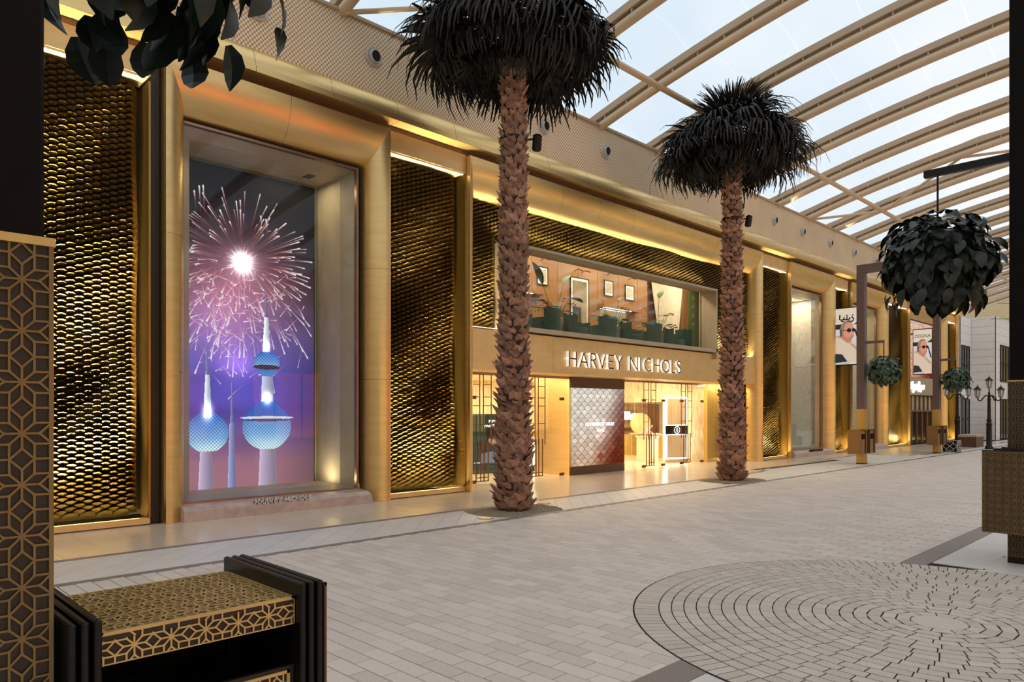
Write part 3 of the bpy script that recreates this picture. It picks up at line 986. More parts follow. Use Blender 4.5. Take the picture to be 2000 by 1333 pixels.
def letter(ch, x0, x1, z0, h, w, y0, y1, mats, parent):
    W, lines = GLY[ch]
    sx = max((x1 - x0 - w), .001) / max(W, .02)
    mb = MB()
    for l in lines: ribbon(mb, l, w, y0, y1, sx, h - w, x0 + w / 2, z0 + w / 2)
    return mb.build('letter', mats, parent)

# ================================================================== picture screens drawn as coloured cells
def picture_mesh(name, W, H, img, material):
    """img: array rows from bottom to top, linear RGB. plane in x,z, facing -y, origin lower left"""
    ny, nx, _ = img.shape
    gx, gz = np.meshgrid(np.linspace(0, W, nx + 1), np.linspace(0, H, ny + 1))
    V = np.c_[gx.ravel(), np.zeros(gx.size), gz.ravel()]
    i = np.arange(ny)[:, None] * (nx + 1) + np.arange(nx)[None, :]
    Fq = np.stack([i, i + 1, i + nx + 2, i + nx + 1], -1).reshape(-1, 4)
    me = bpy.data.meshes.new(name)
    me.vertices.add(len(V)); me.vertices.foreach_set('co', V.ravel())
    me.loops.add(Fq.size); me.loops.foreach_set('vertex_index', Fq.ravel().astype(np.int32))
    me.polygons.add(len(Fq)); me.polygons.foreach_set('loop_start', (np.arange(len(Fq)) * 4).astype(np.int32))
    me.materials.append(material)
    me.update(calc_edges=True)
    at = me.color_attributes.new('picture', 'FLOAT_COLOR', 'CORNER')
    c = np.repeat(np.c_[img.reshape(-1, 3), np.ones(ny * nx)], 4, axis=0)
    at.data.foreach_set('color', c.ravel().astype(np.float32))
    me.shade_flat()
    return me
def to_lin(a):
    a = np.clip(a, 0, 255) / 255.0
    return np.where(a <= 0.04045, a / 12.92, ((a + 0.055) / 1.055) ** 2.4)
def in_poly(X, Y, poly):
    ins = np.zeros(X.shape, bool); n = len(poly)
    for i in range(n):
        x0, y0 = poly[i]; x1, y1 = poly[(i + 1) % n]
        if y0 == y1: continue
        c = ((y0 > Y) != (y1 > Y)) & (X < (x1 - x0) * (Y - y0) / (y1 - y0) + x0)
        ins ^= c
    return ins
def seg_dist(X, Y, x0, y0, x1, y1):
    dx, dy = x1 - x0, y1 - y0
    t = np.clip(((X - x0) * dx + (Y - y0) * dy) / (dx * dx + dy * dy + 1e-9), 0, 1)
    return np.hypot(X - x0 - t * dx, Y - y0 - t * dy), t

# ------------------------------------------------------------------ the fireworks film on the tall screen
SX0, SX1, SZ0, SZ1 = 5.05, 8.36, 0.24, 7.12
def paint_fireworks():
    nx, ny = 330, 680
    xs = SX0 + (np.arange(nx) + .5) * (SX1 - SX0) / nx
    zs = SZ0 + (np.arange(ny) + .5) * (SZ1 - SZ0) / ny
    Xm, Zm = np.meshgrid(xs, zs)
    # sky colours by height
    kz = [0.2, 0.9, 1.5, 2.0, 2.6, 3.2, 3.8, 4.6, 5.6, 6.6, 7.2]
    kc = np.array([(158, 108, 116), (150, 102, 122), (118, 86, 142), (86, 70, 160), (84, 76, 172), (98, 84, 160), (104, 80, 130), (84, 60, 76), (40, 32, 40), (18, 14, 19), (6, 8, 16)], float)
    img = np.stack([np.interp(Zm, kz, kc[:, c]) for c in range(3)], -1)
    img *= (1.0 - 0.30 * np.clip((Xm - 7.4) / 1.0, 0, 1))[..., None]
    # soft clouds
    cl = np.zeros_like(Xm)
    for i in range(40):
        cx, cz = rng.uniform(SX0, SX1), rng.uniform(SZ0, 4.5)
        cl += rng.uniform(-1, 1) * np.exp(-((Xm - cx) / rng.uniform(.3, .9)) ** 2 - ((Zm - cz) / rng.uniform(.08, .3)) ** 2)
    img *= (1 + 0.13 * np.tanh(cl))[..., None]
    def glow(cx, cz, rx, rz, col, k):
        nonlocal img
        g = k * np.exp(-((Xm - cx) / rx) ** 2 - ((Zm - cz) / rz) ** 2)
        img = img + g[..., None] * np.array(col, float)
    BX, BZ = 6.67, 5.18
    glow(BX, BZ - .3, 1.25, 1.15, (96, 50, 56), 0.55)
    glow(BX - .5, BZ - 1.1, .8, .9, (110, 62, 78), 0.45)
    glow(6.55, 3.0, .4, .35, (110, 60, 120), 0.5)
    def streak(x0, z0, x1, z1, col, w, k=1.0, sag=0.0):
        nonlocal img
        pts = [(x0 + (x1 - x0) * t, z0 + (z1 - z0) * t - sag * t * t) for t in np.linspace(0, 1, 6)]
        for a, b in zip(range(5), range(1, 6)):
            (ax, az), (bx, bz) = pts[a], pts[b]
            lo = (min(ax, bx) - .06, max(ax, bx) + .06, min(az, bz) - .06, max(az, bz) + .06)
            i0, i1 = np.searchsorted(xs, lo[0]), np.searchsorted(xs, lo[1])
            j0, j1 = np.searchsorted(zs, lo[2]), np.searchsorted(zs, lo[3])
            if i1 <= i0 or j1 <= j0: continue
            d, t = seg_dist(Xm[j0:j1, i0:i1], Zm[j0:j1, i0:i1], ax, az, bx, bz)
            f = (a + t) / 5.0
            ww = w * (0.45 + 0.9 * f ** 3)
            al = np.clip(1.5 - d / ww, 0, 1) * k * (0.25 + 0.75 * f)
            c = np.array(col, float)[None, None] * (1 - f[..., None] ** 2) + 255 * f[..., None] ** 2
            img[j0:j1, i0:i1] = np.maximum(img[j0:j1, i0:i1], img[j0:j1, i0:i1] * (1 - al[..., None]) + c * al[..., None])
    for i in range(150):
        a = rng.uniform(0, 2 * PI); r1 = rng.uniform(.2, .42)
        streak(BX + r1 * math.cos(a), BZ + r1 * math.sin(a), BX + .05 * math.cos(a), BZ + .05 * math.sin(a), (255, 225, 225), .010, .8)
    for i in range(125):
        a = rng.uniform(0, 2 * PI)
        r0, r1 = rng.uniform(.25, .9), rng.uniform(.8, 1.75)
        if r1 < r0 + .15: r1 = r0 + .3
        if math.sin(a) < -.2: r1 *= .9
        streak(BX + r0 * math.cos(a), BZ + r0 * math.sin(a) * .95, BX + r1 * math.cos(a), BZ + r1 * math.sin(a) * .95, (190, 84, 72), rng.uniform(.007, .013), rng.uniform(.6, 1), sag=rng.uniform(0, .12))
    for i in range(260):
        cx, cz = BX + rng.normal(-.25, .75), BZ - abs(rng.normal(.9, .65))
        a = rng.uniform(0, 2 * PI); l = rng.uniform(.15, .6)
        streak(cx, cz, cx + l * math.cos(a), cz + l * math.sin(a) * .8 - .1, (235, 150, 160), rng.uniform(.005, .010), rng.uniform(.45, .95), sag=rng.uniform(0, .15))
    for i in range(36):
        a = math.radians(rng.uniform(200, 340)); r0 = rng.uniform(1.2, 1.9); r1 = r0 + rng.uniform(.3, .8)
        streak(BX + r0 * math.cos(a) * .9, BZ + r0 * math.sin(a), BX + r1 * math.cos(a) * .9, BZ + r1 * math.sin(a), (225, 180, 210), rng.uniform(.007, .013), .85, sag=rng.uniform(0, .2))
    for (x, z0, z1) in ((5.76, 6.0, 6.62), (5.84, 5.9, 6.65), (5.66, 6.1, 6.5), (6.62, 6.0, 6.5), (7.08, 5.8, 6.25), (7.2, 5.8, 6.2)):
        streak(x + .04, z0, x, z1, (170, 70, 60), .013, .9)
    g = np.exp(-(((Xm - BX) ** 2 + (Zm - BZ) ** 2) / .15 ** 2)) * 2.0 + np.exp(-(((Xm - BX) ** 2 + (Zm - BZ) ** 2) / .34 ** 2)) * .40
    img = img + g[..., None] * np.array((255, 240, 240), float)
    # towers
    def paint(mask, col):
        img[mask] = col[mask] if isinstance(col, np.ndarray) else np.array(col, float)
    def shaft(xc, z0, z1, w0, w1, base=(170, 150, 178)):
        hw = (w0 + (w1 - w0) * np.clip((Zm - z0) / (z1 - z0), 0, 1)) / 2
        m = (np.abs(Xm - xc) < hw) & (Zm >= z0) & (Zm <= z1)
        s = (Xm - xc) / np.maximum(hw, 1e-4)
        col = np.array(base, float)[None, None] * (0.92 - .22 * s[..., None]) + 60 * np.clip(np.abs(s) - .75, 0, 1)[..., None]
        paint(m, col)
    def ball(xc, zc, rx, rz, zlo, zhi, litlow=True):
        m = (((Xm - xc) / rx) ** 2 + ((Zm - zc) / rz) ** 2 < 1) & (Zm > zlo) & (Zm < zhi)
        e = (Zm - (zc - rz)) / (2 * rz)
        low, mid, top = np.array((215, 236, 240.)), np.array((120, 160, 205.)), np.array((58, 100, 186.))
        t = np.clip(e, 0, 1)[..., None]
        col = np.where(t < .35, low + (mid - low) * t / .35, mid + (top - mid) * (t - .35) / .65)
        dots = np.sin(Xm * 85) * np.sin(Zm * 85 + 1.2 * np.sin(Xm * 3))
        col = col * (1 + .30 * dots[..., None])
        rim = np.sqrt(((Xm - xc) / rx) ** 2 + ((Zm - zc) / rz) ** 2)
        col *= (1 - .3 * np.clip(rim - .7, 0, 1)[..., None])
        paint(m, col)
    # left tower
    shaft(5.90, 0.2, 1.20, .34, .24); ball(5.93, 1.55, .44, .42, 1.16, 1.95)
    shaft(5.93, 1.86, 2.75, .17, .09, (205, 215, 235)); shaft(5.92, 2.75, 3.5, .07, .005, (120, 125, 170))
    glow(5.93, 1.98, .10, .16, (255, 255, 255), 1.0)
    # needle
    shaft(6.44, 0.2, 1.75, .19, .10, (140, 140, 190)); shaft(6.44, 1.75, 2.75, .07, .012, (120, 118, 175))
    # main tower
    shaft(7.24, 0.2, 1.22, .44, .35)
    ball(7.23, 1.66, .56, .52, 1.16, 1.86)
    m = in_poly(Xm, Zm, [(6.70, 1.84), (7.76, 1.84), (7.55, 2.08), (7.38, 2.22), (7.08, 2.22), (6.90, 2.08)])
    dots = np.sin(Xm * 85) * np.sin(Zm * 100)
    paint(m, np.array((46, 96, 182.))[None, None] * (1 + .22 * dots[..., None]))
    m = (((Xm - 7.23) / .62) ** 2 + ((Zm - 1.85) / .035) ** 2 < 1); paint(m, (205, 205, 220))
    m = (((Xm - 7.23) / .56) ** 2 + ((Zm - 1.80) / .03) ** 2 < 1); paint(m, (70, 74, 110))
    shaft(7.23, 2.2, 2.85, .28, .24, (170, 180, 215)); glow(7.23, 2.27, .09, .12, (255, 255, 255), 1.2)
    m = in_poly(Xm, Zm, [(6.98, 2.92), (7.46, 2.92), (7.36, 2.76), (7.10, 2.76)]); paint(m, (66, 120, 190))
    ball(7.22, 3.05, .30, .27, 2.98, 3.34); m = (((Xm - 7.22) / .31) ** 2 + ((Zm - 2.96) / .055) ** 2 < 1); paint(m, (78, 48, 66))
    shaft(7.21, 3.3, 4.05, .18, .09, (225, 228, 240)); shaft(7.20, 4.05, 4.75, .07, .006, (120, 110, 150))
    glow(7.21, 3.42, .07, .10, (255, 255, 255), .9)
    return to_lin(img)
M['scr_fire'] = attr_emit_mat('fireworks_screen', 1.0)
me = picture_mesh('screen_picture', SX1 - SX0, SZ1 - SZ0, paint_fireworks(), M['scr_fire'])
sc = empty('video_screen', (SX0, 15.02, SZ0))
inst('picture', me, (0, -0.002, 0), parent=sc)
MB().box(-.02, SX1 - SX0 + .02, 0, .06, -.02, SZ1 - SZ0 + .02).build('screen_case', M['black'], sc)
tag(sc, 'tall screen showing fireworks over three towers with blue spheres', 'screen')

# ------------------------------------------------------------------ display window box
def display_box(x0, x1, z0, z1, yf, depth, label, bright, tapered=True, interior='plaster', sign=True):
    """bronze frame, glass, tapered inner frame, room with side walls"""
    e = empty('display_window', ((x0 + x1) / 2, yf, 0)); tag(e, label, 'shop window')
    ox, oy = (x0 + x1) / 2, yf
    def P(mb, name, m, sm=False):
        mb.v = [(v[0] - ox, v[1] - oy, v[2]) for v in mb.v]
        return mb.build(name, m, e, sm)
    t = .055
    for nm, q in (('frame', (x0, x0 + t, z0, z1)), ('frame', (x1 - t, x1, z0, z1)), ('frame', (x0 + t, x1 - t, z1 - t, z1)), ('frame', (x0 + t, x1 - t, z0, z0 + t))):
        P(MB().cbox(q[0], q[1], yf - .03, yf + .07, q[2], q[3], .006), nm, M['bronze'])
    P(MB().box(x0 + t, x1 - t, yf, yf + .012, z0 + t, z1 - t), 'glass_pane', M['glass'])
    a, d = .24, .30
    ix0, ix1, iz0, iz1 = x0 + t, x1 - t, z0 + t, z1 - t
    jx0, jx1, jz0, jz1 = ix0 + a, ix1 - a * .75, iz0 + .07, iz1 - .12
    Y0, Y1 = yf + .07, yf + .07 + d
    m = M['beige_metal']
    P(MB().quad((ix0, Y0, iz0), (ix0, Y0, iz1), (jx0, Y1, jz1), (jx0, Y1, jz0)), 'inner_frame', m)
    P(MB().quad((ix1, Y0, iz1), (ix1, Y0, iz0), (jx1, Y1, jz0), (jx1, Y1, jz1)), 'inner_frame', m)
    P(MB().quad((ix0, Y0, iz1), (ix1, Y0, iz1), (jx1, Y1, jz1), (jx0, Y1, jz1)), 'inner_frame', m)
    P(MB().quad((ix1, Y0, iz0), (ix0, Y0, iz0), (jx0, Y1, jz0), (jx1, Y1, jz0)), 'inner_frame', m)
    Yb = yf + depth
    im = M[interior]
    P(MB().box(jx1, jx1 + .05, Y1, Yb, jz0 - .1, jz1 + .1), 'side_wall', im)
    P(MB().box(jx0 - .45, jx0 - .40, Y1, Yb, jz0 - .1, jz1 + .1), 'side_wall', im)
    P(MB().box(jx0 - .4, jx1, Y1, Yb, jz1, jz1 + .05), 'soffit', im)
    P(MB().box(jx0 - .4, jx1, Y1, Yb, jz0 - .06, jz0), 'floor_board', im)
    P(MB().box(jx0 - .45, jx1 + .05, Yb, Yb + .05, jz0 - .1, jz1 + .1), 'back_panel', im)
    # slot grille in the soffit
    gr_ = MB()
    for k in range(4): gr_.box(jx1 - .62 + k * .05, jx1 - .60 + k * .05, Y1 + .25, Y1 + .55, jz1 - .006, jz1 + .004)
    tag(P(gr_, 'air_grille', M['gap']), kind='stuff')
    # lamp bar hidden behind the head frame and a floor lamp
    area_light('window_lamp', ((jx1 - ox) - .9, Y1 - oy + .45, jz1 - .06), (1.2, .5), bright, WARM, (0, 0, 0), e)
    if interior == 'plaster': area_light('window_floor_lamp', ((jx1 - ox) - .35, Y1 - oy + .35, jz0 + .05), (.25, .1), bright * .4, WARM, (PI, 0.25, 0), e)
    return e
display_box(4.93, 8.73, 0.25, 7.38, 13.74, 1.42, 'tall bronze framed display window with the fireworks screen', 14)
display_box(29.93, 33.72, 0.25, 7.38, 13.74, 1.6, 'tall bronze framed display window with empty pale interior', 45, interior='paper')
display_box(36.75, 40.85, 0.25, 7.38, 13.74, 1.6, 'far tall display window behind the first ivy planter post', 45, interior='paper')

def marble_sill(x0, x1, label):
    mb = MB()
    prof = [(13.20, 0.0), (13.20, .19), (13.27, .265), (13.74, .275), (13.74, 0.0)]
    n = len(prof)
    mb.v = [(x0, p[0], p[1]) for p in prof] + [(x1, p[0], p[1]) for p in prof]
    # chamfered right end
    for i in (1, 2): mb.v[n + i] = (x1 - .05 * i, prof[i][0], prof[i][1])
    for i in range(n): mb.f.append([i, (i + 1) % n, n + (i + 1) % n, n + i][::-1]); mb.m.append(0)
    mb.f.append(list(range(n))); mb.m.append(0); mb.f.append(list(range(2 * n - 1, n - 1, -1))); mb.m.append(0)
    o = mb.build('stone_sill', M['marble']); tag(o, label, 'window sill')
    return o
marble_sill(4.80, 8.78, 'pink marble plinth under the fireworks window')
marble_sill(29.75, 33.9, 'pink marble plinth under the empty pale window')
marble_sill(36.6, 41.0, 'pink marble plinth under the far display window')

def word_sign(text, x0, x1, z0, h, w, y0, y1, mats, label, spans=None, gap=.35):
    e = empty('shop_sign', (0, 0, 0)); tag(e, label, 'sign')
    if spans is None:
        tot = sum((GLY[c][0] + .32) if c != ' ' else .55 for c in text) - .32
        u = (x1 - x0) / tot; x = x0; spans = []
        for c in text:
            if c == ' ': x += .55 * u; continue
            spans.append((x, x + GLY[c][0] * u + w)); x += (GLY[c][0] + .32) * u
    for c, (a, b) in zip(text.replace(' ', ''), spans):
        letter(c, a, b, z0, h, w, y0, y1, mats, e)
    return e
s1 = word_sign('HARVEY NICHOLS', 6.10, 7.27, 0.205, .105, .020, 13.20, 13.225, [M['white_paint'], M['black']], 'small white raised shop name on the marble plinth')
word_sign('HARVEY NICHOLS', 31.2, 32.6, 0.205, .105, .022, 13.20, 13.225, [M['letter_face'], M['black']], 'small dark raised shop name on the plinth of the empty window')

# ================================================================== MAIN ENTRANCE
# fascia in sheets, soffit
trimf = empty('trim_20', (0, 0, 0)); tag(trimf, 'brass fascia band above the entrance doors', kind='structure')
fx = [11.85, 13.1, 14.9, 16.85, 18.7, 20.6, 22.5, 24.4, 26.95]
for a, b in zip(fx, fx[1:]):
    MB().cbox(a + .003, b - .003, 13.5, 13.56, 3.05, 4.08, .004).build('fascia_sheet', M['brass_flat'], trimf)
MB().box(11.85, 26.95, 13.56, 14.75, 3.05, 3.10).build('soffit', M['brass_flat'], trimf)
MB().box(11.85, 26.95, 13.56, 14.0, 4.0, 4.06).build('ledge', M['brass_flat'], trimf)
MB().box(11.85, 26.95, 14.56, 14.66, 2.985, 3.05).build('head_rail', M['bronze'], trimf)

scale_panel(11.90, 26.75, 4.10, 7.50, 13.90, 'wide brass fish scale field above the entrance, around the lounge window', hole=(12.95, 23.62, 4.1, 6.42),
            parts=300, ph=1.2, amp=.8, keyf=lambda p: (p[0] * .7 + p[1] * .713) + (40 if p[2] < 6.4 and p[0] < 13.2 else 0) + (30 if 12.2 < p[0] < 13.3 else 0), reveal=False, header=False)
for (a, b, z, w, en) in ((12.0, 12.9, 4.10, 'left of the lounge window', 32), (23.75, 26.6, 4.10, 'right of the lounge window', 90), (13.0, 23.55, 6.45, 'on top of the lounge window', 70)):
    led_line(a, b, 13.60, z + .03, 'ledge light strip on the scale field ' + w, en, tilt=0.12, group='uplights of the scale field')
sideL = MB().box(11.86, 11.90, 13.5, 14.1, 3.05, 7.5).build('reveal', M['brass_reveal'], wall_f)

# lounge window: projecting frame
bay = empty('lounge_window', (18.3, 13.4, 4.1)); tag(bay, 'long upper floor lounge window with champagne metal frame', 'window')
def PB(mb, name, m, sm=False):
    mb.v = [(v[0] - 18.3, v[1] - 13.4, v[2] - 4.1) for v in mb.v]
    return mb.build(name, m, bay, sm)
bx0, bx1, bz0, bz1 = 12.95, 23.62, 4.10, 6.42
PB(MB().box(bx0, bx1, 13.36, 13.98, bz1 - .07, bz1), 'head', M['beige_metal'])
PB(MB().box(bx0, bx1, 13.36, 13.98, bz0 + .02, bz0 + .14), 'sill', M['beige_metal'])
PB(MB().box(bx0, bx0 + .07, 13.36, 13.98, bz0 + .14, bz1 - .07), 'jamb', M['beige_metal'])
PB(MB().box(bx1 - .07, bx1, 13.36, 13.98, bz0 - .22, bz1 - .07), 'jamb', M['beige_metal'])
gxs = [bx0 + .07, 15.55, 18.2, 20.85, bx1 - .07]
for a, b in zip(gxs, gxs[1:]):
    PB(MB().box(a + .004, b - .004, 13.80, 13.815, bz0 + .14, bz1 - .07), 'glass_pane', M['glass_thin'])

# lounge room
lounge = empty('trim_31', (0, 0, 0)); tag(lounge, 'oak panelled lounge behind the upper window', kind='structure')
LF, LY = 4.06, 17.0
MB().box(12.0, 30.5, 13.98, LY + .1, LF - .12, LF).build('lounge_floor', M['wood_dark'], lounge)
MB().box(12.0, 30.5, 13.98, LY + .1, 7.95, 8.05).build('lounge_ceiling', M['plaster'], lounge)
MB().box(12.0, 30.5, LY + .03, LY + .1, LF, 8.0).build('rear_wall', M['wood_dark'], lounge)
MB().box(12.0, 12.1, 13.98, LY, LF, 8.0).build('end_wall', M['wood'], lounge)
MB().box(30.4, 30.5, 13.98, LY, LF, 8.0).build('end_wall', M['wood'], lounge)
MB().box(12.95, 23.62, 14.08, 14.14, 6.42, 8.0).build('spandrel', M['plaster'], lounge)
MB().box(23.62, 30.4, 14.06, 14.12, LF, 8.0).build('inner_lining', M['plaster'], lounge)
edges = [12.1, 14.6, 16.95, 17.65, 18.98, 20.1, 21.20, 22.5, 23.75, 24.45, 26.95, 27.45]
for a, b in zip(edges, edges[1:]):
    if a == 24.45: continue
    for z0, z1 in ((LF, 5.55), (5.57, 7.95)):
        MB().cbox(a + .008, b - .008, LY - .02, LY + .03, z0, z1, .006).build('oak_panel', M['wood'], lounge)
MB().box(27.45, 28.45, LY - .05, LY + .03, LF, 7.95).build('moss_panel', M['moss'], lounge)
MB().box(28.45, 30.4, LY - .05, LY + .03, LF, 7.95).build('stone_panel', M['plaster'], lounge)
# curtain gathered like a wedge
cu = MB()
for j in range(13):
    z = 7.6 - j * (7.6 - 4.6) / 12
    f = j / 12
    for i in range(41):
        u = i / 40
        hw = 1.22 * (1 - f * .48)
        cu.v.append((25.72 + .12 * f + (u - .5) * 2 * hw, LY - .12 + .045 * math.sin(u * 2 * PI * 11) * (1 - .3 * f), z))
for j in range(12):
    for i in range(40):
        a = j * 41 + i; cu.f.append([a, a + 41, a + 42, a + 1]); cu.m.append(0)
o = cu.build('curtain', M['curtain'], None, 'all'); tag(o, 'cream pleated curtain gathered to a wedge in the lounge', 'curtain')
# two mirrored niches with lit shelf
for (a, b, z0, lab) in ((15.6, 18.05, 6.02, 'left of the large picture'), (21.25, 23.6, 5.95, 'under the two small pictures')):
    e = empty('wall_niche', ((a + b) / 2, LY - .03, z0)); tag(e, 'mirror niche below an oak shelf with lit edge, ' + lab, 'niche')
    h = (b - a) / 2
    MB().box(-h, h, -.22, .0, -.05, .06).build('shelf', M['wood'], e)
    MB().box(-h + .1, h * .55, -.20, -.14, -.065, -.05).build('lit_edge', M['white_lit'], e)
    MB().box(-h + .05, h * .45, -.02, .005, -1.6, -.06).build('mirror', M['mirror'], e)
# framed pictures and picture lamps
def picture(x0, x1, z0, z1, label, lamps=1, big=False):
    e = empty('framed_picture', ((x0 + x1) / 2, LY - .03, z0)); tag(e, label, 'picture', 'framed pictures in the lounge')
    h = (x1 - x0) / 2; H = z1 - z0; t = .025
    for q in ((-h, -h + t, 0, H), (h - t, h, 0, H), (-h + t, h - t, 0, t), (-h + t, h - t, H - t, H)):
        MB().box(q[0], q[1], -.04, 0, q[2], q[3]).build('frame', M['black'], e)
    MB().box(-h + t, h - t, -.02, 0, t, H - t).build('mat_board', M['paper'], e)
    k = .10 if not big else .12
    MB().box(-h + k, h - k, -.024, -.02, k + .02, H - k).build('print', M['sketch'] if not big else M['mirror'], e)
    for i in range(lamps):
        lx = (i - (lamps - 1) / 2) * .42
        l = empty('picture_lamp', ((x0 + x1) / 2 + lx, LY - .03, z1 + .2)); tag(l, ('' if lamps == 1 else ['left ', 'right '][i]) + 'picture lamp above the ' + label.replace('framed ', ''), 'lamp', 'picture lamps in the lounge')
        MB().tube([(-.08, 0, 0), (-.06, -.12, .05), (0, -.2, .06)], .012, 6).build('arm', M['iron'], l, True)
        MB().tube([(-.04, -.2, .05), (.16, -.2, .03)], .02, 8).build('shade', M['iron'], l, True)
picture(16.55, 17.2, 6.42, 7.02, 'framed print half hidden by the big palm trunk')
picture(17.88, 18.43, 6.36, 6.99, 'framed plan drawing right of the big palm trunk')
picture(19.62, 20.66, 4.85, 6.86, 'large framed mirror behind the banana plant', 2, True)
picture(21.58, 22.13, 6.38, 6.98, 'framed sketch left of its twin above the niche')
picture(22.90, 23.48, 6.36, 6.96, 'framed sketch crossed by a green leaf')
for lx in (14.5, 17.5, 20.5, 23.5, 26.5):
    area_light('lounge_light', (lx, 15.7, 7.9), (1.6, .8), 85, (1.0, .84, .58), (0, 0, 0), lounge)

# velvet chairs (tub chairs) ----------------------------------------
def tub_chair_parts(e):
    n = 14
    def shell(r0, r1, z0, z1, a0, a1, lean=0.0):
        mb = MB()
        for i in range(n + 1):
            a = a0 + (a1 - a0) * i / n
            c, s = math.cos(a), math.sin(a)
            mb.v += [(r0 * c, r0 * s, z0), (r1 * c, r1 * s, z0), ((r1 + lean) * c, (r1 + lean) * s, z1), ((r0 + lean) * c, (r0 + lean) * s, z1)]
        for i in range(n):
            b = i * 4
            for k in range(4):
                j = (k + 1) % 4
                mb.f.append([b + k, b + j, b + 4 + j, b + 4 + k]); mb.m.append(0)
        mb.f.append([0, 3, 2, 1]); mb.m.append(0); b = n * 4; mb.f.append([b, b + 1, b + 2, b + 3]); mb.m.append(0)
        return mb
    shell(.27, .35, .10, .84, math.radians(35), math.radians(145), .03).build('backrest', M['velvet'], e, True)
    shell(.27, .35, .10, .60, math.radians(-28), math.radians(35), .02).build('armrest', M['velvet'], e, True)
    shell(.27, .35, .10, .60, math.radians(145), math.radians(208), .02).build('armrest', M['velvet'], e, True)
    MB().lathe([(.27, .12), (.28, .40), (.25, .44), (.01, .45)], 18).build('seat', M['velvet'], e, True)
    MB().lathe([(.22, 0), (.22, .11)], 16).build('plinth', M['wood_dark'], e)
chairs = [(14.55, 14.45, 1.2, 'dark green velvet tub chair beside the big palm trunk'), (15.62, 14.45, PI, 'green velvet tub chair with low front facing left of the potted banana'),
          (16.95, 14.35, 0.05, 'green velvet tub chair seen from behind right of the potted banana'), (18.35, 14.45, PI - .3, 'green velvet tub chair left of the middle pot'),
          (19.80, 14.35, 0.1, 'green velvet tub chair right of the middle pot'), (20.90, 14.45, PI - .2, 'green velvet tub chair left of the curtain plant'),
          (22.40, 14.35, 0.1, 'green velvet tub chair right of the curtain plant'), (23.20 + .25, 14.75, PI - .6, 'last green velvet tub chair at the right window end'),
          (17.7, 15.7, 1.0, 'light green velvet tub chair further back in the lounge')]
proto = None
for i, (cx, cyy, rz, lab) in enumerate(chairs):
    if proto is None:
        e = empty('tub_chair', (cx, cyy, LF), rz); tub_chair_parts(e); proto = e; e.scale = (1.18, 1.18, 1.12)
    else:
        e = copy_tree(proto); e.location = (cx, cyy, LF); e.rotation_euler = (0, 0, rz)
    tag(e, lab, 'chair', 'velvet tub chairs in the lounge')
# small bistro tables with a flower glass
for i, (tx, ty, lab) in enumerate(((15.12, 15.25, 'by the lit niche'), (17.62, 15.15, 'right of the banana pot'), (20.35, 15.0, 'left of the curtain'), (22.95, 15.3, 'in the right window corner'))):
    e = empty('side_table', (tx, ty, LF)); tag(e, 'round dark wood bistro table in the lounge ' + lab, 'table', 'bistro tables in the lounge')
    MB().lathe([(.36, .72), (.36, .75), (.01, .755)], 20).build('table_top', M['wood_dark'], e)
    MB().lathe([(.03, .05), (.025, .72)], 10).build('leg', M['iron'], e); MB().lathe([(.2, 0), (.19, .03), (.03, .05)], 16).build('base', M['iron'], e)
    v = empty('flower_vase', (tx, ty, LF + .755)); tag(v, 'tiny vase of white blossoms on the bistro table ' + lab, 'vase', 'flower vases in the lounge')
    MB().lathe([(.03, 0), (.035, .05), (.02, .1)], 10).build('glass', M['lantern'], v, True)
    mb = MB()
    for k in range(6):
        a = k * 1.05; mb.lathe([(.001, .10), (.028, .12), (.028, .15), (.001, .17)], 7, (.03 * math.cos(a), .03 * math.sin(a), .0 + .02 * (k % 2)))
    tag(mb.build('blossoms', M['white_paint'], v, True), kind='stuff')

def leaf_blade(L, W, bend=0.35, n=7, notch=False, fold=.12):
    """a leaf lying along +y from the origin, curved down; returns MB"""
    mb = MB()
    for i in range(n + 1):
        t = i / n
        w = W * (math.sin(PI * min(1, t * .93 + .06)) ** .75) / 2
        y, z = L * t * (1 - .15 * bend * t), -bend * L * t * t * .6
        mb.v += [(-w, y, z + fold * w), (0, y, z), (w, y, z + fold * w)]
    for i in range(n):
        b = i * 3
        if notch and i % 2 == 1 and i > 1:
            continue
        mb.f += [[b, b + 3, b + 4, b + 1], [b + 1, b + 4, b + 5, b + 2]]; mb.m += [0, 0]
    return mb
me_ban = leaf_blade(.75, .30).mesh('leaf_blade', M['leaf'], 'all')
me_fan = leaf_blade(.42, .30, .5, 8, True).mesh('split_leaf', M['leaf'], 'all')
def potted(x, y, specs, lab, pot=(.23, .72)):
    specs = list(specs) + [(q * .9 + .4, pot[1] + .28 + .16 * (q % 3), .22 + .05 * (q % 4), me_fan, .95, -.1 + .1 * (q % 3)) for q in range(7)]
    e = empty('potted_plant', (x, y, LF)); tag(e, lab, 'potted plant', 'potted plants in the lounge')
    MB().lathe([(pot[0] * .85, 0), (pot[0], pot[1]), (pot[0] * .9, pot[1]), (pot[0] * .88, pot[1] - .04), (.01, pot[1] - .04)], 20).build('pot', M['pot'], e, True)
    for (az, hgt, out, me, s, tilt) in specs:
        c, sn = math.cos(az), math.sin(az)
        tip = (out * c, out * sn, hgt)
        MB().tube([(0.03 * c, .03 * sn, pot[1] - .05), (out * c * .35, out * sn * .35, hgt * .6), tip], [.016, .012, .008], 6).build('stem', M['leaf'], e, True)
        inst('leaf', me, tip, (tilt, 0, az - PI / 2), (s, s, s), e)
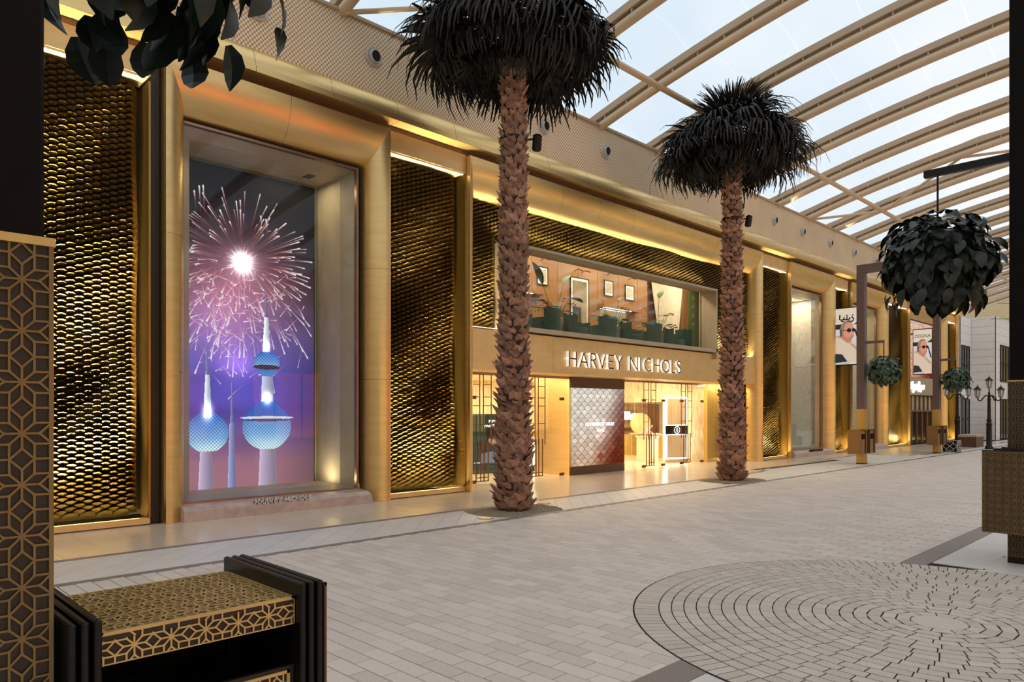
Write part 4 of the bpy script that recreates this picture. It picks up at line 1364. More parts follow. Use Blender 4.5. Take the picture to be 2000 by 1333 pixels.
potted(16.28, 14.66, [(PI * .98, 1.75, .55, me_ban, 1.0, 1.2), (PI * .75, 1.25, .25, me_ban, .8, .3), (PI * 1.05, 1.15, .45, me_ban, .75, .0), (.2, 1.85, .45, me_ban, .8, .9), (.0, 1.45, .65, me_ban, .9, .1),
                       (-.5, 1.2, .3, me_fan, 1, .2), (PI * 1.25, 1.05, .35, me_fan, 1, .2), (1.2, 1.3, .3, me_fan, 1.1, .3), (2.4, 1.0, .3, me_fan, 1, .1)], 'tall banana plant in a mauve pot behind the left window panes')
potted(19.15, 14.66, [(PI, 1.55, .6, me_ban, .85, -.1), (.3, 1.7, .55, me_ban, .8, .5), (.0, 1.35, .5, me_fan, 1, .2), (PI * .9, 1.15, .4, me_fan, 1.3, -.2), (PI * 1.2, 1.0, .3, me_fan, 1.2, -.2), (1.5, 1.1, .3, me_fan, 1.1, 0), (-.8, .95, .25, me_fan, 1, 0)], 'split leaf plant in a mauve pot in the middle of the window')
potted(21.70, 14.66, [(.3, 2.0, .25, me_ban, .75, .9), (PI, 1.55, .75, me_ban, .5, 0), (.05, 1.5, .8, me_ban, .5, .1), (.2, 1.35, .3, me_fan, 1.4, .4), (PI * .95, 1.0, .5, me_fan, 1.3, 0), (-.4, 1.05, .4, me_fan, 1.2, 0), (1.3, 1.1, .35, me_fan, 1.2, .2), (2.2, 1.0, .3, me_fan, 1, 0), (-1.4, .95, .3, me_fan, 1, 0)], 'slender split leaf plant in a mauve pot before the curtain')
potted(14.3, 16.1, [(a, .95, .35, me_fan, 1.1, .2) for a in (0, .9, 1.8, 2.7, 3.6, 4.5, 5.4)], 'small palm in a pot at the back of the lounge', (.18, .45))

# main shop sign
SP = [(15.45, 15.80), (15.92, 16.32), (16.42, 16.71), (16.78, 17.15), (17.27, 17.54), (17.64, 17.98), (18.36, 18.78), (18.90, 18.975), (19.13, 19.50), (19.63, 20.01), (20.12, 20.58), (20.69, 20.92), (21.0, 21.28)]
word_sign('HARVEY NICHOLS', 0, 0, 3.27, .43, .040, 13.405, 13.49, [M['letter_face'], M['letter_side']], 'large lit shop name letters on the brass fascia', SP)

# doors ---------------------------------------------------------------
DY = 14.58
def glass_leaf(x0, x1, lab, name='glass_door', cat='door'):
    e = empty(name, ((x0 + x1) / 2, DY, 0)); tag(e, lab, cat, 'glass leaves of the entrance')
    h = (x1 - x0) / 2 - .006
    MB().box(-h, h, -.006, .006, .03, 2.98).build('glass_pane', M['glass_thin'], e)
    for z in (.02, 2.32):
        MB().cbox(-.09 + h * .6, .09 + h * .6, -.03, .03, z, z + .09, .006).build('patch_fitting', M['bronze_rod'], e)
    return e
def ladder_pull(x, lab):
    e = empty('door_pull', (x, DY - .06, 0)); tag(e, lab, 'door handle', 'bronze ladder pulls of the entrance')
    for dx in (-.36, -.07, .07, .36):
        MB().tube([(dx, 0, 1.0), (dx, 0, 3.0)], .016, 6).build('rod', M['bronze_rod'], e)
    for dx in (-.20, -.03, .09, .25):
        MB().tube([(dx, 0, .07), (dx, 0, 1.17)], .018, 6).build('rod', M['bronze_rod'], e)
    for z, p in ((2.72, (-.36, -.07)), (2.72, (.07, .36)), (2.38, (-.36, -.07)), (2.38, (.07, .36)), (2.14, (-.36, -.07)), (2.14, (.07, .36)), (1.62, (-.36, -.07)), (1.62, (.07, .36))):
        MB().tube([(p[0], 0, z), (p[1], 0, z)], .012, 6).build('rung', M['bronze_rod'], e)
    for z in (.08, .18):
        MB().tube([(-.2, 0, z), (.25, 0, z)], .014, 6).build('rung', M['bronze_rod'], e)
    return e
LX = [12.0, 13.1, 14.2, 15.3, 16.78]; RX = [19.68, 21.05, 22.2, 23.42, 24.9]
nm = ['outer left fixed pane of the left entrance', 'left leaf of the left entrance behind the palm', 'right leaf of the left entrance behind the palm', 'fixed pane before the gold wall of the left entrance']
for (a, b), l in zip(zip(LX, LX[1:]), nm): glass_leaf(a, b, 'clear glass door, ' + l)
nm = ['fixed pane next to the scale screen', 'left leaf of the right entrance', 'right leaf of the right entrance', 'fixed pane next to the gold wall of the right entrance']
for (a, b), l in zip(zip(RX, RX[1:]), nm): glass_leaf(a, b, 'clear glass door, ' + l)
ladder_pull(13.12, 'bronze ladder pull left of the big palm trunk'); ladder_pull(15.3, 'bronze ladder pull right of the big palm trunk')
ladder_pull(21.05, 'bronze ladder pull on the left of the right entrance'); ladder_pull(23.42, 'bronze ladder pull by the display tower')

# screen block between the doors
blk = empty('screen_block', (18.2, 14.55, 0)); tag(blk, 'dark bronze block carrying the big scale pattern screen', 'screen stand')
MB().box(-1.38, 1.40, .02, 1.5, 0, 3.04).build('body', M['brass'], blk)
MB().box(-1.35, 1.38, -.03, .02, 2.72, 3.04).build('head_panel', M['wood_dark'], blk)
MB().box(-1.35, 1.38, -.03, .02, 0, .26).build('foot_panel', M['wood_dark'], blk)
def paint_scales(nx, ny, cols, W, H, pink=False):
    xs = (np.arange(nx) + .5) / nx * W; zs = (np.arange(ny) + .5) / ny * H
    X, Z = np.meshgrid(xs, zs)
    s = W / cols; rowh = s * .40
    img = np.zeros((ny, nx, 3)); best = np.full((ny, nx), -1)
    nr = int(H / rowh) + 4
    for r in range(nr, -3, -1):
        off = 0 if r % 2 else s / 2
        zc = r * rowh - s * .15
        k = np.round((X - off) / s); xc = k * s + off
        d = np.hypot(X - xc, (Z - zc) * 1.0)
        m = (d < s * .52)
        fx, fz = xc / W, (zc + .2) / H
        base = np.stack([np.full(X.shape, 226.), np.full(X.shape, 204.), np.full(X.shape, 186.)], -1)
        tl = np.clip(1.2 * (fz - .42) + .6 * (.75 - fx), 0, 1)[..., None]
        br = np.clip(2.4 * (fx - .50) + 1.1 * (.60 - fz) - .12, 0, 1)[..., None]
        dn = np.clip(1.5 * (.35 - fz) + .3, 0, 1)[..., None]
        base = base + tl * np.array((2, 16, 22.)) - br * np.array((112, 146, 140.)) - dn * np.array((10, 34, 48.))
        h = np.sin(k * 12.9898 + r * 78.233) * 43758.5453; h = h - np.floor(h)
        dk = ((h > .93) & (fz < .32))[..., None]
        base = np.where(dk, np.array((140, 70, 45.)), base)
        base = base * (0.90 + .16 * h[..., None])
        g = np.exp(-((fx - .56) / .12) ** 2 - ((fz - .48) / .10) ** 2)[..., None]
        base = base + g * 45
        edge = np.clip((d - s * .46) / (s * .05), 0, 1)[..., None]
        col = base * (1 - edge * .72)
        img = np.where(m[..., None], col, img)
    if pink: img = img * np.array((1.0, .86, .82))
    return to_lin(img)
M['scr_scale'] = attr_emit_mat('scale_pattern_screen', 0.85)
o = inst('screen', picture_mesh('scale_picture', 2.72, 2.44, paint_scales(230, 330, 8.5, 2.72, 2.44), M['scr_scale']), (-1.35, -.032, .27), parent=blk)
def text_part(txt, size, loc, rot, m, parent, name='lettering', sx=1.0, depth=0.002, align='CENTER'):
    c = bpy.data.curves.new('text', 'FONT'); c.body = txt; c.size = size; c.align_x = align; c.extrude = depth
    t = bpy.data.objects.new('tmp_text', c); COL.objects.link(t)
    me = bpy.data.meshes.new_from_object(t.evaluated_get(bpy.context.evaluated_depsgraph_get()))
    bpy.data.objects.remove(t, do_unlink=True)
    me.materials.clear(); me.materials.append(m)
    return inst(name, me, loc, rot, (sx, 1, 1), parent)
M['white_txt'] = emat('white_screen_text', (1, 1, 1), 1.6)
text_part('A LANDMARK OF LUXURY', .155, (.05, -.04, 1.52), (PI / 2, 0, 0), M['white_txt'], blk, sx=.8)
text_part('RETAIL', .13, (.1, -.04, 1.33), (PI / 2, 0, 0), M['white_txt'], blk)

# gold wall right of the doors with small screen
MB().box(24.95, 27.0, 14.55, 14.7, 0, 3.05).build('side_cladding', M['brass_warm'], wall_f)
for xq in (25.6, 26.3): MB().box(xq, xq + .006, 14.545, 14.551, 0, 3.05).build('sheet_joint', M['gap'], wall_f)
MB().box(11.7, 12.0, 14.0, 14.7, 0, 3.05).build('side_cladding', M['brass_warm'], wall_f)
ss = empty('wall_screen', (26.2, 14.54, 1.0)); tag(ss, 'small framed screen with grey scales on the gold wall behind the second palm', 'screen')
MB().box(-.03, .80, -.05, -.005, -.03, 1.0).build('case', M['black'], ss)
gs = paint_scales(60, 76, 5, .76, .95); gs = gs.mean(-1, keepdims=True) * np.array((.75, .85, .72))
inst('picture', picture_mesh('small_scale_picture', .77, .97, gs, M['scr_scale']), (0, -.052, 0), parent=ss)

# ================================================================== STORE INTERIOR
shop = empty('trim_32', (0, 0, 0)); tag(shop, 'warmly lit store interior behind the entrance doors', kind='structure')
MB().box(11.7, 27.0, 14.7, 26.0, 3.42, 3.5).build('store_ceiling', M['cream'], shop)
MB().box(11.6, 36.2, 25.0, 25.2, 0, 3.5).build('store_back_wall', M['textured'], shop)
MB().box(25.05, 25.15, 14.7, 15.5, 0, 3.45).build('store_side_wall', M['textured'], shop)
MB().box(25.05, 25.15, 15.5, 20.5, 2.36, 3.45).build('store_bulkhead', M['textured'], shop)
MB().box(11.6, 11.7, 14.7, 25.0, 0, 3.45).build('store_side_wall', M['cream'], shop)
MB().box(27.0, 36.2, 16.1, 26, 3.42, 3.5).build('store_ceiling', M['cream'], shop)
MB().box(36.1, 36.2, 16.1, 25.0, 0, 3.5).build('store_side_wall', M['cream'], shop)
MB().box(27.2, 36.2, 16.1, 20.7, -.02, .0).build('store_floor', M['tile'], shop)
MB().box(11.6, 36.2, 20.7, 25, -.02, .0).build('store_floor', M['tile'], shop)
MB().box(11.7, 16.8, 19.9, 20.1, 2.35, 2.55).build('store_beam', M['wood_dark'], shop)
MB().box(11.7, 16.8, 19.9, 20.1, 2.55, 3.42).build('store_bulkhead', M['textured'], shop)
for k in range(14):
    MB().box(11.8 + k * .36, 11.84 + k * .36, 20.1, 24.9, 2.52, 2.58).build('ceiling_slat', M['wood'], shop)
for (x0, x1, y0, y1) in ((12.2, 15.6, 21.0, 21.5), (20.5, 22.1, 15.9, 16.2), (22.0, 24.0, 17.2, 17.6), (12.5, 15.8, 16.4, 16.7), (24.9, 25.02, 14.9, 19.3)):
    e = empty('ceiling_light', ((x0 + x1) / 2, (y0 + y1) / 2, 3.42 if y0 < 20 else 2.42))
    tag(e, 'long warm ceiling light inside the store at %s' % {12.2: 'the rear left', 20.5: 'the right entrance', 22.0: 'the display tower', 12.5: 'the left entrance', 24.9: 'the striated side wall'}[x0], 'lamp', 'ceiling lights in the store')
    hx, hy = (x1 - x0) / 2, (y1 - y0) / 2
    MB().box(-hx, hx, -hy, hy, -.05, -.0).build('housing', M['cream'], e)
    MB().box(-hx + .02, hx - .02, -hy + .02, hy - .02, -.06, -.051).build('diffuser', M['white_lit'], e)
for (lx, ly, en) in ((13.2, 17.2, 90), (15.4, 17.2, 90), (14.0, 22.5, 150), (20.8, 17.2, 110), (23.2, 17.0, 130), (23.5, 22.5, 190), (29, 19, 150), (29, 22.8, 160), (33.5, 20, 150), (18.5, 22.5, 150), (18.2, 18.5, 90)):
    area_light('store_light', (lx, ly, 3.38), (1.6, 1.2), en, (1.0, .80, .48), (0, 0, 0), shop)
area_light('threshold_light', (26.0, 14.15, 3.0), (1.7, .3), 26, (1.0, .82, .46), (.25, 0, 0), shop)  # added without a fixture to brighten the gold wall right of the doors
area_light('threshold_light', (14.4, 14.9, 2.94), (4.4, .25), 36, (1.0, .78, .42), (0, 0, 0), shop)
area_light('threshold_light', (22.3, 14.9, 2.94), (5.0, .25), 44, (1.0, .78, .42), (0, 0, 0), shop)

# poster stand with green advert
e = empty('poster_stand', (15.45, 16.9, 0)); e.rotation_euler = (0, 0, -.25); tag(e, 'green poster of a dark haired person left of the big palm trunk', 'poster')
def paint_green():
    nx, ny = 60, 90
    X, Z = np.meshgrid((np.arange(nx) + .5) / nx, (np.arange(ny) + .5) / ny)
    img = np.zeros((ny, nx, 3)) + np.array((34, 62, 44.))
    def P(poly, c): img[in_poly(X, Z, poly)] = c
    P([(.3, .1), (.25, .38), (.5, .48), (.98, .46), (1, .1)], (52, 36, 30))
    P([(.3, .12), (.32, .3), (.7, .34), (.98, .22), (1, .12)], (120, 122, 128))
    m = ((X - .72) / .17) ** 2 + ((Z - .60) / .13) ** 2 < 1; img[m] = (196, 140, 112)
    m = ((X - .70) / .22) ** 2 + ((Z - .68) / .11) ** 2 < 1; img[m] = (44, 26, 18)
    P([(.48, .5), (.5, .72), (.6, .7), (.56, .48)], (44, 26, 18))
    P([(.12, .12), (.12, .145), (.34, .145), (.34, .12)], (220, 220, 210))
    return to_lin(img)
inst('picture', picture_mesh('green_picture', 1.15, 1.72, paint_green(), attr_emit_mat('green_lightbox', .8)), (-.57, -.032, .12), parent=e)
MB().box(-.62, .62, -.03, .03, 0.0, 1.9).build('case', M['green_board'], e)
text_part('PRIME', .13, (.26, -.035, 1.62), (PI / 2, 0, 0), M['white_txt'], e); text_part('PARADISE', .13, (.22, -.035, 1.48), (PI / 2, 0, 0), M['white_txt'], e)
e = empty('light_box', (16.95, 16.75, 0)); tag(e, 'pale cyan lit counter right of the big palm trunk', 'counter')
MB().box(-.45, .45, -.3, .3, 0, .12).build('base', M['black'], e); MB().box(-.42, .42, -.27, .27, .12, 1.12).build('lit_front', M['cyan_lit'], e); MB().box(-.45, .45, -.3, .3, 1.12, 1.35).build('gold_top', M['brass_flat'], e)

# display tower with ring emblem
e = empty('display_tower', (24.2, 15.45, 0)); e.rotation_euler = (0, 0, -.3); tag(e, 'beige display tower with glowing edges and black band with ring emblem', 'display stand')
MB().box(-.54, .54, 0, .16, .12, 2.55).build('glow_edge', M['white_lit'], e)
MB().box(-.47, .47, -.02, .0, .18, 1.06).build('front_panel', M['cream'], e); MB().box(-.47, .47, -.02, .0, 1.46, 2.48).build('front_panel', M['cream'], e)
MB().box(-.55, .55, -.03, .0, 1.09, 1.42).build('band', M['black'], e); MB().box(-.56, .56, -.02, .18, 0, .12).build('plinth', M['cream'], e)
rg = MB()
for (ra, rb, ax) in ((.145, .118, 1.0), (.075, .05, .6)):
    pts = [(math.cos(2 * PI * i / 28), math.sin(2 * PI * i / 28)) for i in range(29)]
    for p, q in zip(pts, pts[1:]):
        rg.add([(ra * p[0] * ax, -.032, 1.255 + ra * p[1]), (ra * q[0] * ax, -.032, 1.255 + ra * q[1]), (rb * q[0] * ax, -.032, 1.255 + rb * q[1]), (rb * p[0] * ax, -.032, 1.255 + rb * p[1])], [(0, 3, 2, 1)])
rg.build('emblem', M['white_txt'], e)
# brown fluted column screen
e = empty('curtain_column', (30.2, 20.9, 0)); tag(e, 'brown fluted column screen deep inside the store', 'column')
for k in range(6): MB().cbox(-.85 + k * .28, -.85 + k * .28 + .26, -.1, .1, .1, 2.35, .03).build('flute', M['wood_dark'], e)
MB().box(-.9, .9, -.15, .15, 0, .1).build('base', M['wood_dark'], e)
# round mirror table, pedestal with flowers, stool, pendant lamps
e = empty('vanity_table', (25.7, 18.2, 0)); tag(e, 'gold vanity table with large round mirror inside the right entrance', 'table')
MB().lathe([(.5, 1.0), (.5, 1.04), (.01, 1.045)], 24).build('table_top', M['brass_flat'], e)
for k in range(3):
    a = k * 2.1; MB().tube([(.4 * math.cos(a), .4 * math.sin(a), 0), (.4 * math.cos(a), .4 * math.sin(a), 1.0)], .018, 6).build('leg', M['brass'], e)
mr = MB().lathe([(.46, 0), (.46, .03), (.44, .035), (.001, .035)], 32); mr.xform(mat4((0, 0, 1.45), (PI / 2, 0, -.7))); mr.build('mirror_disc', M['brass_flat'], e)
MB().tube([(0, .03, 1.04), (0, .03, 1.25)], .015, 6).build('mirror_stem', M['brass'], e)
e = empty('pedestal', (23.9, 16.6, 0)); tag(e, 'beige square pedestal in front of the round mirror', 'pedestal')
MB().cbox(-.33, .33, -.3, .3, 0, .95, .01).build('body', M['cream'], e)
MB().box(-.36, .36, -.33, .33, .95, 1.0).build('top', M['cream'], e)
v = empty('flower_arrangement', (23.95, 16.6, 1.0)); tag(v, 'loose pink blossoms arranged on the beige pedestal', 'flowers')
fl = MB().lathe([(.001, -.03), (.04, -.01), (.05, .02), (.001, .04)], 7).mesh('blossom', M['flower'], 'all')
for k in range(34):
    t = k / 33; q = (random.uniform(-.3, .55), random.uniform(-.2, .2)); z = .06 + .42 * max(0, 1 - abs(q[0]) / .4) * random.random()
    inst('blossom', fl, (q[0], q[1], z), (random.uniform(-1, 1), random.uniform(-1, 1), 0), (1.2,) * 3, v)
e = empty('stool', (26.5, 19.35, 0)); tag(e, 'mustard velvet drum stool inside the right entrance', 'stool')
MB().lathe([(.36, 0), (.40, .08), (.42, .4), (.40, .85), (.36, .92), (.01, .93)], 24).build('drum', M['mustard'], e, True)
MB().lathe([(.38, 0), (.38, .06)], 24).build('base_ring', M['brass'], e)
for i, (x, y, z, w, lab) in enumerate(((27.2, 20.3, 1.68, .40, 'drum'), (28.6, 20.6, 1.58, .62, 'wide'))):
    e = empty('pendant_lamp', (x, y, z)); tag(e, 'glowing %s pendant lamp inside the right entrance' % lab, 'lamp')
    MB().lathe([(w, 0), (w * .9, .12 if i else .28), (.04, .3)], 20).build('shade', M['white_lit'], e, True); MB().tube([(0, 0, .3), (0, 0, 3.42 - z)], .008, 5).build('cord', M['brass'], e)
e = empty('display_counter', (26.6, 17.4, 0)); tag(e, 'honey wood counter with dark trinkets beside the brown column screen', 'counter')
MB().cbox(-.5, .5, -.4, .4, 0, .95, .01).build('body', M['brass_warm'], e)
MB().box(-.54, .54, -.44, .44, .95, 1.0).build('top', M['cream'], e)
t = MB()
for k in range(5): t.cbox(-.35 + k * .14, -.27 + k * .14, -.1, .1, 1.0, 1.06 + .05 * (k % 3), .01)
tag(t.build('trinkets', M['wood_dark'], e), kind='stuff')
for i, (x, y) in enumerate(((31.5, 24.4), (33.8, 24.4), (29.2, 24.4))):
    e = empty('shelf_unit', (x, y, 0)); tag(e, 'wooden shelf unit of bottles far inside the store, number %s from the column' % ['two', 'three', 'one'][i], 'shelf')
    MB().box(-.9, .9, .2, .25, 0, 2.4).build('back', M['wood'], e)
    for k in range(4): MB().box(-.9, .9, -.1, .2, .5 + k * .5, .53 + k * .5).build('shelf', M['wood_dark'], e)
    bt = MB()
    for k in range(4):
        for j in range(9): bt.lathe([(.04, 0), (.04, .16), (.015, .2), (.015, .26)], 7, (-.8 + j * .2, .05, .53 + k * .5))
    tag(bt.build('bottles', M['mustard'], e, True), kind='stuff')

# ================================================================== PALMS
def boot_mesh():
    """dry leaf base: a curved plate leaning out, with two horns"""
    F_ = [(-.075, 0, 0), (.075, 0, 0), (.098, .012, .085), (-.098, .012, .085), (.070, .065, .165), (0, .050, .135), (-.070, .065, .165), (0, .045, .05)]
    mb = MB()
    mb.v = list(F_) + [(p[0] * .9, p[1] - .018, p[2] - .006) for p in F_]
    fr = [(0, 1, 7), (1, 2, 7), (2, 4, 5, 7), (7, 5, 6, 3), (0, 7, 3)]
    for q in fr: mb.f.append(list(q)[::-1]); mb.m.append(0)
    for q in fr: mb.f.append([k + 8 for k in q]); mb.m.append(0)
    rim = [1, 2, 4, 5, 6, 3, 0]
    for a, b in zip(rim, rim[1:]): mb.f.append([a, b, b + 8, a + 8][::-1]); mb.m.append(0)
    return mb.mesh('leaf_base', M['boot'])
me_boot = boot_mesh()
def fan_mesh(seed, R=1.05, nst=26, droop=1.0, span=2.9):
    """costapalmate palm leaf: stalk along +y, blade of long drooping strips"""
    r = random.Random(seed); mb = MB()
    for k in range(nst):
        a = -span / 2 + span * k / (nst - 1) + r.uniform(-.03, .03)
        L = R * (0.78 + .3 * math.cos(a * .55)) * r.uniform(.85, 1.1)
        w0 = .050; nseg = 5
        px, py, pz = 0.0, 0.0, 0.0
        dirx, diry = math.sin(a), math.cos(a)
        el = 0.12 + r.uniform(-.1, .1)
        b0 = len(mb.v)
        for i in range(nseg + 1):
            t = i / nseg
            w = w0 * (1.15 - t) * (.6 + 1.0 * min(1, t * 3)) + .003
            sxx, syy = diry * w / 2, -dirx * w / 2
            mb.v += [(px - sxx, py - syy, pz + .006), (px, py, pz - .006), (px + sxx, py + syy, pz + .006)]
            st = L / nseg
            px += dirx * st * math.cos(el); py += diry * st * math.cos(el); pz += st * math.sin(el)
            el -= droop * (.12 + .78 * t) * r.uniform(.55, 1.35)
            el = max(el, -1.5)
        for i in range(nseg):
            q = b0 + i * 3
            mb.f += [[q, q + 3, q + 4, q + 1], [q + 1, q + 4, q + 5, q + 2]]; mb.m += [0, 0]
    mb.tube([(0, -.75, 0.02), (0, -.3, .01), (0, 0.1, 0)], [.022, .016, .010], 5)
    return mb.mesh('frond', M['frond'])
fans = [fan_mesh(11, 1.02, 28, 1.1), fan_mesh(12, .92, 26, 1.35), fan_mesh(13, 1.1, 28, .9), fan_mesh(14, .95, 26, .30, 2.2), fan_mesh(15, 1.0, 12, .05, .35)]
def palm(x, y, hcrown, r0, r1, lab, flab, seed, upright=None):
    e = empty('palm_tree', (x, y, 0)); tag(e, lab, 'palm tree')
    r = random.Random(seed)
    hz = hcrown + .9
    MB().lathe([(r0 + .02, 0), (r0, .15), (r0 * .97, 1.2), ((r0 + r1) / 2, hz * .5), (r1, hz - .6), (r1 * .7, hz), (.03, hz + .15)], 18).build('trunk', M['trunk'], e, True)
    items = []
    z = .03; ring = 0
    while z < hcrown + .2:
        R = r0 + (r1 - r0) * min(1, z / hz)
        n = 8
        for k in range(n):
            a = 2 * PI * (k + .5 * (ring % 2)) / n + r.uniform(-.09, .09)
            s = r.uniform(.95, 1.45) * (1.1 if z < 2 else 1.0) * R / .27
            items.append((z + r.uniform(-.02, .02), a, R, s))
        z += 0.135; ring += 1
    camdir = math.atan2(-y, -x)
    def vis(it): return abs((it[1] - camdir + PI) % (2 * PI) - PI) + it[0] * .05
    items.sort(key=vis)
    stuffm = []
    for i, (z, a, R, s) in enumerate(items):
        loc = (R * .93 * math.cos(a), R * .93 * math.sin(a), z)
        rot = (r.uniform(-.45, .05), r.uniform(-.25, .25), a - PI / 2 + r.uniform(-.2, .2))
        if i < 300: inst('leaf_base', me_boot, loc, rot, (s, s, s), e)
        else: stuffm.append(mat4(loc, rot, s))
    tag(inst('leaf_bases', merged_mesh('leaf_bases', me_boot, stuffm, M['boot']), parent=e), kind='stuff')
    # crown
    def frond(az, elv, zz, out, s, kind):
        c, sn = math.cos(az), math.sin(az)
        o = inst('frond', fans[kind], (out * c, out * sn, zz), (elv, r.uniform(-.45, .45), az - PI / 2 + r.uniform(-.2, .2)), (s, s, s), e)
    for k in range(11): frond(2 * PI * k / 11 + r.uniform(-.2, .2), r.uniform(-.95, -.55), hcrown + r.uniform(.35, .65), .45, r.uniform(.85, 1.1), 1)
    for k in range(15): frond(2 * PI * k / 15 + r.uniform(-.2, .2), r.uniform(-.65, -.3), hcrown + r.uniform(.40, .75), 1.0, r.uniform(1.0, 1.3), 1)
    for k in range(16): frond(2 * PI * (k + .5) / 16 + r.uniform(-.2, .2), r.uniform(-.5, .0), hcrown + r.uniform(.5, .95), 1.3, r.uniform(1.05, 1.4), 0)
    for k in range(14): frond(2 * PI * k / 14 + r.uniform(-.2, .2), r.uniform(-.3, .15), hcrown + r.uniform(.95, 1.35), 1.05, r.uniform(1.1, 1.4), 0)
    for k in range(8): frond(2 * PI * k / 8 + r.uniform(-.2, .2), r.uniform(-.1, .3), hcrown + r.uniform(1.2, 1.5), .5, r.uniform(1.0, 1.2), 2)
    for k in range(13): frond(2 * PI * k / 13 + r.uniform(-.2, .2), r.uniform(.75, 1.25), hcrown + r.uniform(1.35, 1.75), .26, r.uniform(.9, 1.1), 3)
    if upright:
        for k in range(3): frond(upright + r.uniform(-.04, .04), 1.1, hcrown + 1.75, .80, .75, 4)
    # flood lamp on the trunk
    f = empty('flood_lamp', (x, y, hcrown - 1.3)); tag(f, flab, 'lamp', 'flood lamps on the palm trunks')
    MB().lathe([(r1 + .075, -.03), (r1 + .075, .03)], 20, cap=False).build('strap', M['black'], f)
    q = (.713, -.7013)
    MB().tube([(q[0] * r1, q[1] * r1, 0), (q[0] * (r1 + .2), q[1] * (r1 + .2), .02)], .02, 8).build('bracket', M['black'], f, True)
    hd = MB().cbox(-.09, .09, -.07, .07, -.2, .14, .035)
    hd.xform(mat4((q[0] * (r1 + .28), q[1] * (r1 + .28), -.02), (.28, -.12, -.2)))
    hd.build('lamp_head', M['black'], f, True)
    return e
palm(10.15, 10.28, 8.75, .30, .20, 'tall fan palm in front of the entrance with dark crown above the frame', 'black flood lamp strapped to the big left palm trunk', 3)
palm(18.95, 10.26, 8.80, .30, .20, 'second fan palm with full dark crown, further along the street', 'black flood lamp strapped to the second palm trunk', 5, upright=-.75)

# ================================================================== PLANTER POSTS WITH LITTER BINS
def lattice_mesh(W, H, pitch, bar, thick=.004):
    """eight pointed star lattice in x,z plane, origin at the centre"""
    a = pitch / (2 + math.sqrt(2)); mb = MB(); seen = set()
    def clip(p, q):
        x0, y0 = p; x1, y1 = q; t0, t1 = 0., 1.
        for d, lo, hi, s in ((x1 - x0, -W / 2, W / 2, x0), (y1 - y0, -H / 2, H / 2, y0)):
            if abs(d) < 1e-9:
                if s < lo or s > hi: return None
            else:
                ta, tb = (lo - s) / d, (hi - s) / d
                if ta > tb: ta, tb = tb, ta
                t0, t1 = max(t0, ta), min(t1, tb)
        if t1 - t0 < .05: return None
        return (x0 + (x1 - x0) * t0, y0 + (y1 - y0) * t0), (x0 + (x1 - x0) * t1, y0 + (y1 - y0) * t1)
    def edge(p, q):
        k = (round((p[0] + q[0]) * 5000), round((p[1] + q[1]) * 5000))
        if k in seen: return
        seen.add(k)
        c = clip(p, q)
        if not c: return
        (x0, z0), (x1, z1) = c
        d = Vector((x1 - x0, z1 - z0)); L = d.length
        if L < 1e-4: return
        d /= L; n = Vector((-d.y, d.x)) * bar / 2; d2 = d * bar * .75
        A = (x0 + n.x - d2.x, z0 + n.y - d2.y); B = (x1 + n.x + d2.x, z1 + n.y + d2.y); C_ = (x1 - n.x + d2.x, z1 - n.y + d2.y); D_ = (x0 - n.x - d2.x, z0 - n.y - d2.y)
        P = [A, B, C_, D_]; th = thick + random.uniform(-.0009, .0009)
        mb.add([(p_[0], -th, p_[1]) for p_ in P] + [(p_[0], 0, p_[1]) for p_ in P], [(0, 3, 2, 1), (0, 1, 5, 4), (1, 2, 6, 5), (2, 3, 7, 6), (3, 0, 4, 7)])
    E8 = [(a * math.cos(k * PI / 4), a * math.sin(k * PI / 4)) for k in range(8)]
    nx, nz = int(W / pitch / 2) + 2, int(H / pitch / 2) + 2
    for i in range(-nx, nx + 1):
        for j in range(-nz, nz + 1):
            ox, oz = i * pitch, j * pitch
            P = lambda p: (p[0] + ox, p[1] + oz)
            for k in range(8):
                t1 = (E8[k][0] + E8[(k + 1) % 8][0], E8[k][1] + E8[(k + 1) % 8][1])
                t0 = (E8[k][0] + E8[k - 1][0], E8[k][1] + E8[k - 1][1])
                edge(P((0, 0)), P(E8[k])); edge(P(E8[k]), P(t1)); edge(P(E8[k]), P(t0))
                if k % 2:
                    cn = (E8[k][0] * 2.41421, E8[k][1] * 2.41421)
                    edge(P(t1), P(cn)); edge(P(t0), P(cn))
    return mb
def lattice_part(e, name, W, H, loc, rot, pitch=.118, bar=.0050, border=.009, m=None):
    mb = lattice_mesh(W - 2 * border, H - 2 * border, pitch, bar)
    for q in ((-W / 2, -W / 2 + border, -H / 2, H / 2), (W / 2 - border, W / 2, -H / 2, H / 2), (-W / 2, W / 2, -H / 2, -H / 2 + border), (-W / 2, W / 2, H / 2 - border, H / 2)):
        mb.box(q[0], q[1], -.005, 0, q[2], q[3])
    o = mb.build(name, m or M['lattice'], e); o.location = loc; o.rotation_euler = rot
    tag(o, kind='stuff')
    return o

